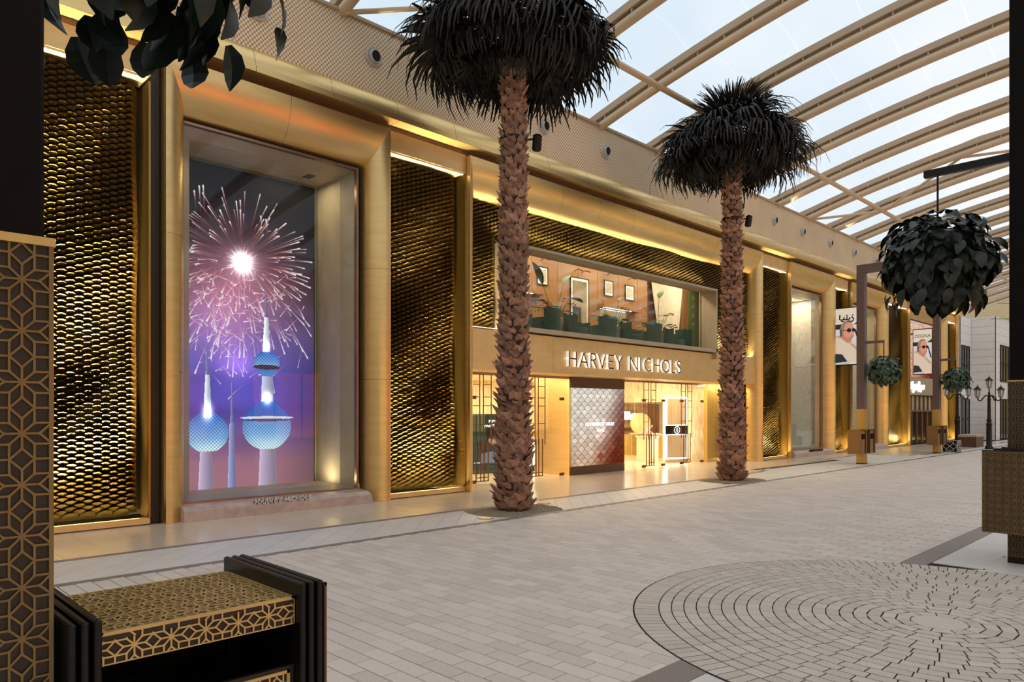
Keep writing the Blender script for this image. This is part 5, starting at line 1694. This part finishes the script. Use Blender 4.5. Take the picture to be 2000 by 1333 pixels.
def foliage_ball(center, rx, rz, n, leafm, lab, rod_top, parts=0, leaf=.13, seed=1, core=None, drop=0):
    e = empty('hanging_planter', center); tag(e, lab, 'hanging plant')
    r = random.Random(seed)
    MB().tube([(0, 0, rz * .5), (0, 0, rod_top - center[2])], .014 if rx > .6 else .02, 6).build('rod', M['black'], e)
    MB().lathe([(.02, -rz * .72), (rx * .55, -rz * .6), (rx * .80, -rz * .1), (rx * .72, rz * .4), (.05, rz * .62)], 20).build('moss_core', core or M['leaf_dark'], e, True)
    mb = leaf_blade(leaf * 1.25, leaf * .78, .7, 4, False, .25)
    me = mb.mesh('leaf', leafm, 'all')
    its = []
    while len(its) < n:
        v = Vector((r.gauss(0, 1), r.gauss(0, 1), r.gauss(0, 1))).normalized()
        rad = r.uniform(.74, 1.02)
        p = Vector((v.x * rx * rad, v.y * rx * rad, v.z * rz * rad))
        if v.z < -.55: p.z += .04
        az = math.atan2(v.y, v.x) - PI / 2 + r.uniform(-.8, .8)
        el = -.75 + v.z * .75 + r.uniform(-.45, .45)
        s = r.uniform(.7, 1.25)
        its.append((p, (el, r.uniform(-.5, .5), az), s))
    for k in range(drop):
        a = r.uniform(0, 2 * PI); q = rx * r.uniform(.3, .98)
        its.append((Vector((q * math.cos(a), q * math.sin(a), -rz * r.uniform(.75, 1.0))), (-1.35 + r.uniform(-.2, .35), r.uniform(-.4, .4), a - PI / 2), r.uniform(.9, 1.35)))
    cd = Vector((-center[0], -center[1], 2 - center[2])).normalized()
    its.sort(key=lambda q: -q[0].dot(cd))
    for (p, ro, s) in its[:parts]: inst('leaf', me, p, ro, (s, s, s), e)
    if its[parts:]:
        tag(inst('foliage', merged_mesh('foliage', me, [mat4(p, ro, s) for p, ro, s in its[parts:]], leafm), parent=e), kind='stuff')
        e.children[-1].data.shade_smooth()
    return e

def planter_post(px, py, s, lab, near, sides=(1,), post_mat=None, arm=None, boxlab='', toparm=None, bin_y=0.0):
    """px,py: centre of the post. bins sit at +x and/or -x of the post"""
    e = empty('planter_post', (px, py, 0)); tag(e, lab, 'post')
    pm = post_mat or M['brown_post']
    w = .18 * s
    MB().cbox(-w * .92, w * .92, -w * .92, w * .92, 2.40 * s, 7.5, .008).build('shaft', pm, e)
    if near:
        MB().box(-w + .006, w - .006, -w + .006, w - .006, .08 * s, 2.40 * s).build('sleeve_core', M['lattice_back'], e)
        for (loc, rz) in (((0, -w + .004, 1.24 * s), 0), ((-w + .004, 0, 1.24 * s), -PI / 2), ((w - .004, 0, 1.24 * s), PI / 2)):
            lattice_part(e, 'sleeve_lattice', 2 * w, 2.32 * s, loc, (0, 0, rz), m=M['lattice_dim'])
        MB().box(-w - .004, w + .004, -w - .004, w + .004, 2.385 * s, 2.405 * s).build('sleeve_cap', M['lattice'], e)
        MB().box(-w, w, -w, w, 0, .08 * s).build('foot', M['black'], e)
    else:
        MB().cbox(-w * .95, w * .95, -w * .95, w * .95, .03, 2.40 * s, .006).build('sleeve', M['brass_warm'], e)
        for dx in (-.33, .33):
            MB().box(w * dx - .01, w * dx + .01, -w * .97, -w * .95, .03, 2.4 * s).build('groove_bar', M['bin_gold'], e)
        MB().box(-w, w, -w, w, 0, .03).build('foot', M['black'], e)
    if arm:
        MB().cbox(-.045, .045, min(0, arm[0]), max(0, arm[0]), arm[1] - .05, arm[1] + .05, .004).build('planter_arm', M['black'] if near else pm, e)
    if toparm:
        MB().cbox(-w * .9, w * .9, min(0, toparm), max(0, toparm), 7.5 - 2 * w, 7.5, .008).build('top_beam', pm, e)
    b = empty('litter_bin', (px, py + bin_y, .47 * s)); tag(b, boxlab, 'litter bin')
    hd = .235 * s
    z0, z1 = 0.0, 1.02 * s
    for sd in sides:
        x0, x1 = sd * (w + .09 * s), sd * (w + .60 * s)
        xa, xb = min(x0, x1), max(x0, x1)
        # lid, floor, inner box, front panels
        MB().box(xa, xb, -hd, hd, z1 - .05 * s, z1 - .035 * s).build('lid', M['lattice_back'] if near else M['bin_gold'], b)
        MB().box(xa, xb, -hd + .02, hd, z0, z0 + .03).build('bottom_tray', M['black'], b)
        MB().box(xa, xb, hd - .02, hd - .01, z0, z1 - .05 * s).build('back_sheet', M['black'], b)
        MB().box(xa, xb, -hd + .005, -hd + .02, z0, z0 + (.79 if near else .62) * s).build('front_sheet', M['lattice_back'] if near else M['bin_gold'], b)
        if near:
            W = xb - xa; xc = (xa + xb) / 2
            lattice_part(b, 'lid_lattice', W, 2 * hd, (xc, 0, z1 - .035 * s), (-PI / 2, 0, 0), pitch=.085, bar=.0045)
            lattice_part(b, 'band_lattice', W, .075 * s, (xc, -hd + .004, z1 - .0725 * s), (0, 0, 0), pitch=.088, bar=.0042, border=.003)
            MB().box(xa, xb, -hd + .005, -hd + .015, z1 - .11 * s, z1 - .04 * s).build('lid_band', M['lattice_back'], b)
            lattice_part(b, 'front_lattice', W - .03, .77 * s, (xc, -hd + .004, z0 + .395 * s), (0, 0, 0), pitch=.10, bar=.0045)
            for k in (-.14, .14): 
                q = MB().lathe([(.006, 0), (.006, .004), (.001, .006)], 8); q.xform(mat4((xc + k, -hd, z0 + .765 * s), (PI / 2, 0, 0))); q.build('rivet', M['lattice'], b)
            # crumpled bin liner
            bg = MB(); nn = 14
            for i in range(nn + 1):
                for j in range(9):
                    u, v = i / nn, j / 8
                    zz = z0 + .66 * s + .10 * s * math.sin(3 * u + 1) * math.cos(4 * v) + random.uniform(-.03, .03) + .10 * (1 - u) * (sd > 0)
                    bg.v.append((xa + .02 + u * (W - .04), -hd + .04 + v * (2 * hd - .08), zz))
            for i in range(nn):
                for j in range(8):
                    q = i * 9 + j; bg.f.append([q, q + 9, q + 10, q + 1]); bg.m.append(0)
            bg.build('bin_liner', M['bag'], b, 'all')
        else:
            MB().box(xa, xb, -hd + .003, -hd + .02, z1 - .165 * s, z1 - .04 * s).build('lid_band', M['bin_gold'], b)
        # three fins on each side of the bin
        for (xf, dr) in ((x0, -sd), (x1, sd)):
            for k in range(3):
                xk = xf + dr * (.002 + k * .027) * s
                MB().cbox(min(xk, xk + dr * .017 * s), max(xk, xk + dr * .017 * s), -hd - .035 * s, hd + .035 * s, z0 - .004, z1 + .012 * s, .004).build('fin', M['black'] if near else M['wood_dark'], b)
        if near:
            xe = x1 + sd * .078 * s
            MB().box(min(xe, xe + sd * .004), max(xe, xe + sd * .004), -hd - .03 * s, hd + .03 * s, z0, z1).build('end_backing', M['lattice_back'], b)
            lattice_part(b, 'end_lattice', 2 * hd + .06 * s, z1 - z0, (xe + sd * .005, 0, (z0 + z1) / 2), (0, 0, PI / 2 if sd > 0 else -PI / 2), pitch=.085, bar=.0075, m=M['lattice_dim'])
        else:
            xe = x1 + sd * .07 * s
            MB().box(min(xe, xe + sd * .012), max(xe, xe + sd * .012), -hd - .035 * s, hd + .035 * s, z0, z1 + .01).build('end_panel', M['bin_gold'], b)
    return e
planter_post(.235, 2.14, 1.0, 'near dark brown post with gilded star lattice sleeve at the left edge', True, (1, -1), boxlab='black litter bin with gilded star lattice lid in the lower left corner', bin_y=.03)
planter_post(11.50, 1.99, 1.0, 'dark brown post with lattice sleeve at the right edge', True, (-1, 1), arm=(1.22, 5.40), boxlab='litter bin with lattice end panel at the right edge', bin_y=.055)
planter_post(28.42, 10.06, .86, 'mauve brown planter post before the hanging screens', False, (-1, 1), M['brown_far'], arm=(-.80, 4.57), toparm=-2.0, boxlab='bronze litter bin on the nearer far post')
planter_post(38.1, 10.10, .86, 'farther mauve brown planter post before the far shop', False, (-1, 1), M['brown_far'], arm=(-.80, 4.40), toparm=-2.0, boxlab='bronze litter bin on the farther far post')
foliage_ball((11.58, 3.06, 4.22), .70, .62, 560, M['leaf_dark'], 'large dark foliage ball hanging from the right edge post', 5.36, parts=280, leaf=.18, seed=4, drop=50)
foliage_ball((.86, 2.92, 4.12), .58, .56, 260, M['leaf_dark'], 'dark trailing leaves hanging into the top left corner', 5.2, parts=150, leaf=.14, seed=9, drop=46)
MB().cbox(-.04, .04, 0, 1.0, -.05, .05, .004).build('planter_arm', M['black'], bpy.data.objects['planter_post'], loc=(.1, .1, 5.2)).rotation_euler = (0, 0, -.69)
foliage_ball((28.42, 9.28, 3.52), .56, .52, 430, M['leaf_mid'], 'grey green ivy ball hanging from the nearer far post', 4.55, leaf=.15, seed=6, core=M['leaf_dark'])
foliage_ball((38.1, 9.32, 3.46), .56, .54, 430, M['leaf_mid'], 'grey green ivy ball hanging from the farther far post', 4.38, leaf=.15, seed=8, core=M['leaf_dark'])

# ================================================================== HANGING SCREENS WITH THE SEATED MAN
def paint_man(nx, ny, head):
    X, Z = np.meshgrid((np.arange(nx) + .5) / nx, (np.arange(ny) + .5) / ny)
    img = np.zeros((ny, nx, 3)) + np.array((222, 206, 188.))
    def P(poly, c): img[in_poly(X, Z, poly)] = c
    def B(cx, cz, rx, rz, c): img[((X - cx) / rx) ** 2 + ((Z - cz) / rz) ** 2 < 1] = c
    P([(0, .10), (0, .68), (1, .68), (1, .10)], (206, 200, 196))                 # car window light
    P([(0, .63), (0, .72), (.30, .72), (.34, .63)], (44, 46, 48)); P([(.72, .70), (1, .78), (1, .70)], (60, 58, 56))
    P([(0, .76), (0, 1), (1, 1), (1, .80), (.7, .72), (.3, .72)], (216, 200, 180))
    P([(.76, .62), (.82, .62), (1.0, .36), (.93, .36)], (28, 28, 30))            # pillar
    P([(0, .06), (0, .50), (.12, .54), (.35, .50), (.62, .44), (1, .30), (1, .02), (.5, .04)], (212, 190, 166))   # coat
    P([(.02, .50), (.2, .52), (.55, .40), (.75, .34), (.98, .24), (.95, .20), (.6, .36), (.3, .46)], (176, 150, 130))
    P([(0, .02), (.02, .20), (.30, .18), (.50, .05), (.5, .02)], (48, 48, 54)); P([(0, 0), (0, .03), (.6, .05), (.6, 0)], (190, 185, 182))
    P([(.30, .45), (.30, .60), (.62, .52), (.66, .40), (.50, .38)], (188, 126, 104))                                            # neck
    P([(.33, .58), (.36, .70), (.46, .755), (.62, .755), (.72, .70), (.755, .62), (.765, .57), (.74, .50), (.70, .455), (.62, .435), (.52, .455), (.42, .50)], (208, 144, 120))   # face
    P([(.72, .60), (.80, .56), (.75, .545)], (200, 134, 110))                                                                   # nose
    P([(.62, .50), (.74, .505), (.73, .492), (.63, .488)], (150, 88, 78))                                                       # mouth
    P([(.52, .455), (.62, .435), (.70, .455), (.72, .475), (.60, .47), (.5, .485)], (182, 124, 102))                            # chin shade
    P([(.22, .50), (.20, .62), (.27, .72), (.38, .775), (.52, .785), (.66, .765), (.70, .735), (.56, .745), (.44, .725), (.38, .66), (.36, .56), (.30, .49)], (150, 120, 100))      # hair
    P([(.22, .50), (.20, .60), (.26, .66), (.30, .58), (.30, .50)], (96, 76, 66))
    B(.34, .555, .035, .035, (196, 128, 106))                                                                                   # ear
    B(.565, .605, .085, .036, (36, 24, 22)); B(.735, .607, .06, .033, (36, 24, 22)); P([(.34, .60), (.34, .612), (.80, .628), (.80, .616)], (62, 46, 40))
    return to_lin(img), X, Z
M['scr_ad'] = attr_emit_mat('advert_screen', .85)
M['ink'] = mat('black_print', (.012, .01, .01), .5)
def blade_screen(x, ynear, W, z0, H, lab, text=None, arabic=False):
    """screen standing out from the shop front, seen along the street: faces -x"""
    e = empty('hanging_screen', (x, ynear + W, z0)); e.rotation_euler = (0, 0, -PI / 2); tag(e, lab, 'screen')
    img, _, _ = paint_man(130, 190, 0)
    inst('picture', picture_mesh('advert_picture', W, H, img, M['scr_ad']), (0, -.032, 0), parent=e)
    MB().box(-.03, W + .03, -.03, .05, -.05, H + .05).build('case', M['gap'], e)
    if arabic:
        st = MB()
        def stroke(pts, w=.05): ribbon(st, pts, w * 1.1, -.040, -.034, 1, 1)
        ox, oz = W * .20, H * .80; u = W * .60
        def S(*p): return [(ox + a * u, oz + b * u) for a, b in p]
        for l in (S((.02, .30), (.0, .05), (.06, -.01), (.2, .0)), S((.2, .0), (.27, .02), (.29, .14)), S((.28, .0), (.45, .0), (.49, .16)), S((.49, .0), (.62, .0), (.67, .15), (.67, .03)), S((.80, .14), (.90, .02), (.88, -.10), (.74, -.17))):
            stroke(l)
        for (a, b) in ((.14, -.10), (.21, -.10), (.47, .27), (.56, -.11), (.64, -.11), (.84, .26)):
            stroke(S((a - .008, b), (a + .012, b)), .05)
        st.m = [0] * len(st.m)
        st.build('lettering', M['ink'], e)
    if text:
        text_part(text, W * .27, (W * .5, -.036, H * .82), (PI / 2, 0, 0), M['ink'], e)
    MB().box(-.0, .25, .0, .05, H * .9, H * .93).build('wall_bracket', M['gap'], e, loc=(-.25, 0, 0)); 
    return e
blade_screen(34.45, 12.24, 1.16, 4.16, 2.60, 'hanging screen of a man in sunglasses with dark Arabic lettering', arabic=True)
blade_screen(45.9, 12.42, .96, 4.14, 2.55, 'hanging screen of a man in sunglasses with serif Latin lettering', text='ZEGNA')

# ================================================================== FAR SHOP ENTRANCE
fs = empty('boutique', (48.7, 13.9, 0)); tag(fs, 'far shop front with grey fascia and white Arabic sign', 'shop front')
def PF(mb, name, m):
    mb.v = [(v[0] - 48.7, v[1] - 13.9, v[2]) for v in mb.v]; return mb.build(name, m, fs)
pk = paint_scales(150, 150, 15, 6.6, 3.3, True)
o = inst('scale_screen', picture_mesh('pink_scale_picture', 6.6, 3.35, pk, M['scr_scale']), (45.4 - 48.7, 13.72 - 13.9, 4.02), parent=fs)
PF(MB().box(45.4, 52.1, 13.73, 13.9, 4.0, 7.42), 'screen_case', M['black'])
PF(MB().box(45.4, 52.1, 13.62, 13.9, 2.95, 4.0), 'fascia', M['beige_metal'])
for k in range(8): PF(MB().cbox(45.45 + k * .82, 45.45 + k * .82 + .72, 13.9, 13.96, 2.05, 2.9, .01), 'transom_pane', M['plaster'])
for k in range(9): PF(MB().box(45.4 + k * .82, 45.4 + k * .82 + .06, 13.8, 13.98, 2.0, 2.95), 'mullion', M['bronze'])
PF(MB().box(45.4, 52.1, 13.8, 13.98, 1.96, 2.05), 'transom', M['bronze'])
PF(MB().cbox(45.45, 47.0, 13.86, 13.92, .05, 1.92, .01), 'door_panel', M['bin_gold'])
PF(MB().cbox(47.1, 48.2, 13.88, 13.92, .05, 1.96, .01), 'glass_panel', M['glass_thin']); PF(MB().cbox(48.3, 52.0, 13.88, 13.92, .05, 1.96, .01), 'glass_panel', M['glass_thin'])
PF(MB().box(45.4, 52.2, 15.6, 15.7, 0, 3.0), 'inner_wall', M['cream'])
for k in range(6): PF(MB().box(47.05 + k * 1.0, 47.13 + k * 1.0, 13.82, 13.9, 0, 1.98), 'mullion', M['bronze'])
asg = empty('arabic_sign', (45.6, 13.60, 3.3)); tag(asg, 'glowing white Arabic shop name on the grey fascia', 'sign')
glyphs = [[[(0, .0), (.0, .55)]], [[(.25, .05), (.5, .05), (.5, .42)], [(.5, .05), (.75, .05), (.72, .5)]], [[(.75, .05), (1.0, .05), (1.05, .3)], [(1.05, .3), (1.0, -.1), (.85, -.22)]],
          [[(1.3, .0), (1.5, .05), (1.5, .38), (1.35, .30), (1.35, .1)]], [[(1.5, .05), (1.8, .05), (1.82, .55)], [(1.75, -.12), (1.85, -.12)]], [[(2.05, .25), (2.15, .05), (2.05, -.15)]], [[(2.3, .05), (2.55, .05), (2.6, .32), (2.42, .28), (2.36, .05)]]]
for g_ in glyphs:
    mb = MB()
    for l in g_: ribbon(mb, l, .10, -.06, 0, 1.15, .75)
    mb.build('letter', [M['white_txt'], M['white_txt']], asg)
area_light('far_shop_light', (48.5, 14.8, 2.8), (4, .8), 60, WARM, (0, 0, 0), fs)

# ================================================================== WHITE BUILDING AT THE END OF THE STREET
def board_block(x0, x1, y0, y1, z1, lab, windows=(), cat='building'):
    """white boarded house; street faces are -x and -y"""
    e = empty('boarded_house', ((x0 + x1) / 2, (y0 + y1) / 2, 0)); tag(e, lab, cat)
    cx, cy_ = (x0 + x1) / 2, (y0 + y1) / 2
    hx, hy = (x1 - x0) / 2, (y1 - y0) / 2
    MB().box(-hx + .04, hx, -hy + .04, hy, 0, z1 - .02).build('core', M['siding'], e)
    bh = .52; n = int(z1 / bh)
    mbA = MB().add([(0, 0, 0), (0, 2 * hy, 0), (0, 2 * hy, bh - .02), (0, 0, bh - .02), (-.03, 0, 0.0), (-.03, 2 * hy, 0.0)], [(4, 5, 2, 3)][:0] + [(0, 1, 5, 4), (4, 5, 2, 3)])
    for k in range(n + 1):
        z = k * bh
        if z > z1 - .1: break
        h = min(bh - .018, z1 - z)
        MB().box(-hx - .0, -hx + .04, -hy, hy, z, z + h).build('board', M['siding'], e)
        MB().box(-hx, hx, -hy, -hy + .04, z, z + h).build('board', M['siding'], e)
    for (face, a, b, z0, zz1, cols) in windows:
        w = empty('window', (0, 0, 0), parent=e)
        w.name = 'window'
        if face == 'y':
            MB().box(a - cx, b - cx, -hy - .03, -hy + .06, z0, zz1).build('glazing', M['dark_glass'], w)
            for k in range(cols + 1):
                xq = a - cx + (b - a) * k / cols
                MB().box(xq - .04, xq + .04, -hy - .06, -hy, z0, zz1).build('bar', M['iron'], w)
            for q in (z0, (z0 + zz1) / 2, zz1): MB().box(a - cx, b - cx, -hy - .06, -hy, q - .04, q + .04).build('bar', M['iron'], w)
        else:
            MB().box(-hx - .03, -hx + .06, a - cy_, b - cy_, z0, zz1).build('glazing', M['dark_glass'], w)
            for k in range(cols + 1):
                yq = a - cy_ + (b - a) * k / cols
                MB().box(-hx - .06, -hx, yq - .04, yq + .04, z0, zz1).build('bar', M['iron'], w)
    return e
board_block(55.05, 57.75, 13.2, 16.0, 8.4, 'white boarded house wing adjoining the brass front', (('y', 55.3, 57.2, 3.8, 6.4, 3), ('y', 55.3, 57.2, .1, 2.8, 2)))
board_block(57.8, 72.0, 11.75, 16.0, 8.45, 'white boarded house with pale end wall behind the street lamp', (('y', 59.0, 63, 4.06, 6.55, 5), ('y', 59.0, 63, .05, 2.8, 5)))
wall_r = empty('wall_right', (0, 0, 0)); tag(wall_r, 'sand coloured wall closing the far end of the street', kind='structure')
MB().box(74.4, 75.0, -14, 30, 0, 12.6).build('end_wall', M['far_wall'], wall_r)
for k in range(6): MB().box(74.36, 74.41, -14, 30, 2.0 * k + 1.9, 2.0 * k + 1.93).build('wall_joint', M['beige_metal'], wall_r)

# street lamps -----------------------------------------------------------
def street_lamp(x, y, lab):
    e = empty('street_lamp', (x, y, 0)); tag(e, lab, 'street lamp', 'triple lantern street lamps')
    MB().lathe([(.20, 0), (.20, .12), (.14, .2), (.13, 1.35), (.17, 1.42), (.10, 1.5), (.13, 1.62), (.09, 1.72), (.075, 2.7), (.10, 2.78), (.07, 2.86), (.05, 3.2)], 14).build('column', M['iron'], e, True)
    spots_ = [(0, 0, 3.42)]
    for sg in (-1, 1):
        q = (.713 * sg, -.7013 * sg)
        pts = [(q[0] * r_, q[1] * r_, z) for r_, z in ((.04, 2.95), (.18, 3.02), (.32, 2.88), (.45, 2.72), (.60, 2.74), (.66, 2.90))]
        MB().tube(pts, .035, 8).build('arm', M['iron'], e, True)
        spots_.append((q[0] * .66, q[1] * .66, 2.90))
    for sg in (1,):
        q = (-.7013 * sg, -.713 * sg)
        MB().tube([(q[0] * r_, q[1] * r_, z) for r_, z in ((.04, 2.95), (.18, 3.02), (.32, 2.88), (.45, 2.72), (.55, 2.9))], .03, 8).build('arm', M['iron'], e, True)
    MB().tube([(0, 0, 3.2), (0, 0, 3.42)], .03, 8).build('stem', M['iron'], e, True)
    for p in spots_:
        l = empty('lantern', p, parent=e)
        MB().lathe([(.09, .03), (.155, .42)], 6).build('lantern_glass', M['lantern'], l)
        MB().lathe([(.10, 0), (.10, .03)], 6).build('lantern_base', M['iron'], l)
        MB().lathe([(.23, .42), (.21, .45), (.10, .54), (.11, .57), (.03, .60), (.02, .70), (.001, .72)], 6).build('lantern_roof', M['iron'], l)
        for k in range(6):
            a = PI / 3 * k
            MB().tube([(.092 * math.cos(a), .092 * math.sin(a), .03), (.158 * math.cos(a), .158 * math.sin(a), .42)], .012, 4).build('lantern_bar', M['iron'], l)
    return e
street_lamp(43.9, 9.22, 'black triple lantern street lamp in front of the pale house wall').scale = (.93,) * 3
street_lamp(49.2, 11.95, 'farther triple lantern street lamp half hidden by the ivy ball')

# lattice cube and bench at the far end
e = empty('lattice_planter', (39.6, 9.75, 0)); e.scale = (.56, .56, .56); tag(e, 'white lattice cube planter at the far end of the street', 'planter')
MB().box(-.55, .55, -.35, .75, .02, 1.02).build('core', M['black'], e)
for (loc, rz) in (((0, -.36, .53), 0), ((-.56, .2, .53), -PI / 2)):
    mb = MB()
    for (x0, z0, x1, z1) in ((-.55, -.5, .55, -.5), (-.55, .5, .55, .5), (-.55, -.5, -.55, .5), (.55, -.5, .55, .5), (0, -.5, 0, -.25), (0, .25, 0, .5), (-.55, 0, -.275, .25), (-.275, .25, 0, 0), (0, 0, .275, .25), (.275, .25, .55, 0),
                             (-.55, 0, -.275, -.25), (-.275, -.25, 0, 0), (0, 0, .275, -.25), (.275, -.25, .55, 0), (-.275, .25, -.275, .5), (.275, .25, .275, .5), (-.275, -.25, -.275, -.5), (.275, -.25, .275, -.5), (-.275, .25, 0, .5), (.275, .25, 0, .5), (-.275, -.25, 0, -.5), (.275, -.25, 0, -.5)):
        ribbon(mb, [(x0, z0), (x1, z1)], .05, -.03, 0, 1, 1)
    mb.m = [0] * len(mb.m)
    o = mb.build('lattice', M['white_pl'], e, loc=loc); o.rotation_euler = (0, 0, rz)
e = empty('stone_bench', (46.5, 10.6, 0)); tag(e, 'low dark bench with grey top beside the lattice cube', 'bench')
MB().cbox(-.9, .9, -.45, .45, .55, .68, .02).build('seat', M['beige_metal'], e); MB().box(-.8, .8, -.4, .4, 0, .55).build('plinth', M['wood_dark'], e)

# festoon cables with small lamps across the far end
for i, (x, y0, z0, y1, z1) in enumerate(((52.0, 10.5, 8.6, 2.5, 9.0), (55.0, 11.5, 8.0, 4.5, 8.8))):
    e = empty('light_cable', (x, 0, 0)); tag(e, ['upper festoon cable with small lanterns at the far end', 'lower festoon cable with small lanterns at the far end'][i], 'string light')
    pts = [(0, y0 + (y1 - y0) * t, z0 + (z1 - z0) * t - .5 * math.sin(PI * t)) for t in [k / 12 for k in range(13)]]
    MB().tube(pts, .015, 4).build('cable', M['iron'], e)
    for k in (2, 5, 8, 11):
        p = pts[k]; MB().lathe([(.07, -.32), (.09, -.05), (.03, 0)], 6, p).build('lantern', M['lantern'], e)
# uplighter discs set in the ground by the palms
for i, (x, y) in enumerate(((9.0, 9.85), (11.35, 10.55), (18.0, 9.9), (19.9, 10.7))):
    e = empty('ground_light', (x, y, 0)); tag(e, 'round steel ground light ' + ['left of the big palm', 'right of the big palm', 'left of the second palm', 'right of the second palm'][i], 'ground light')
    MB().lathe([(.14, -.01), (.14, .012), (.12, .015), (.10, .012)], 20).build('rim', M['bronze'], e, True); MB().lathe([(.10, .008), (.001, .008)], 16, cap=False).build('lens', M['lantern'], e)
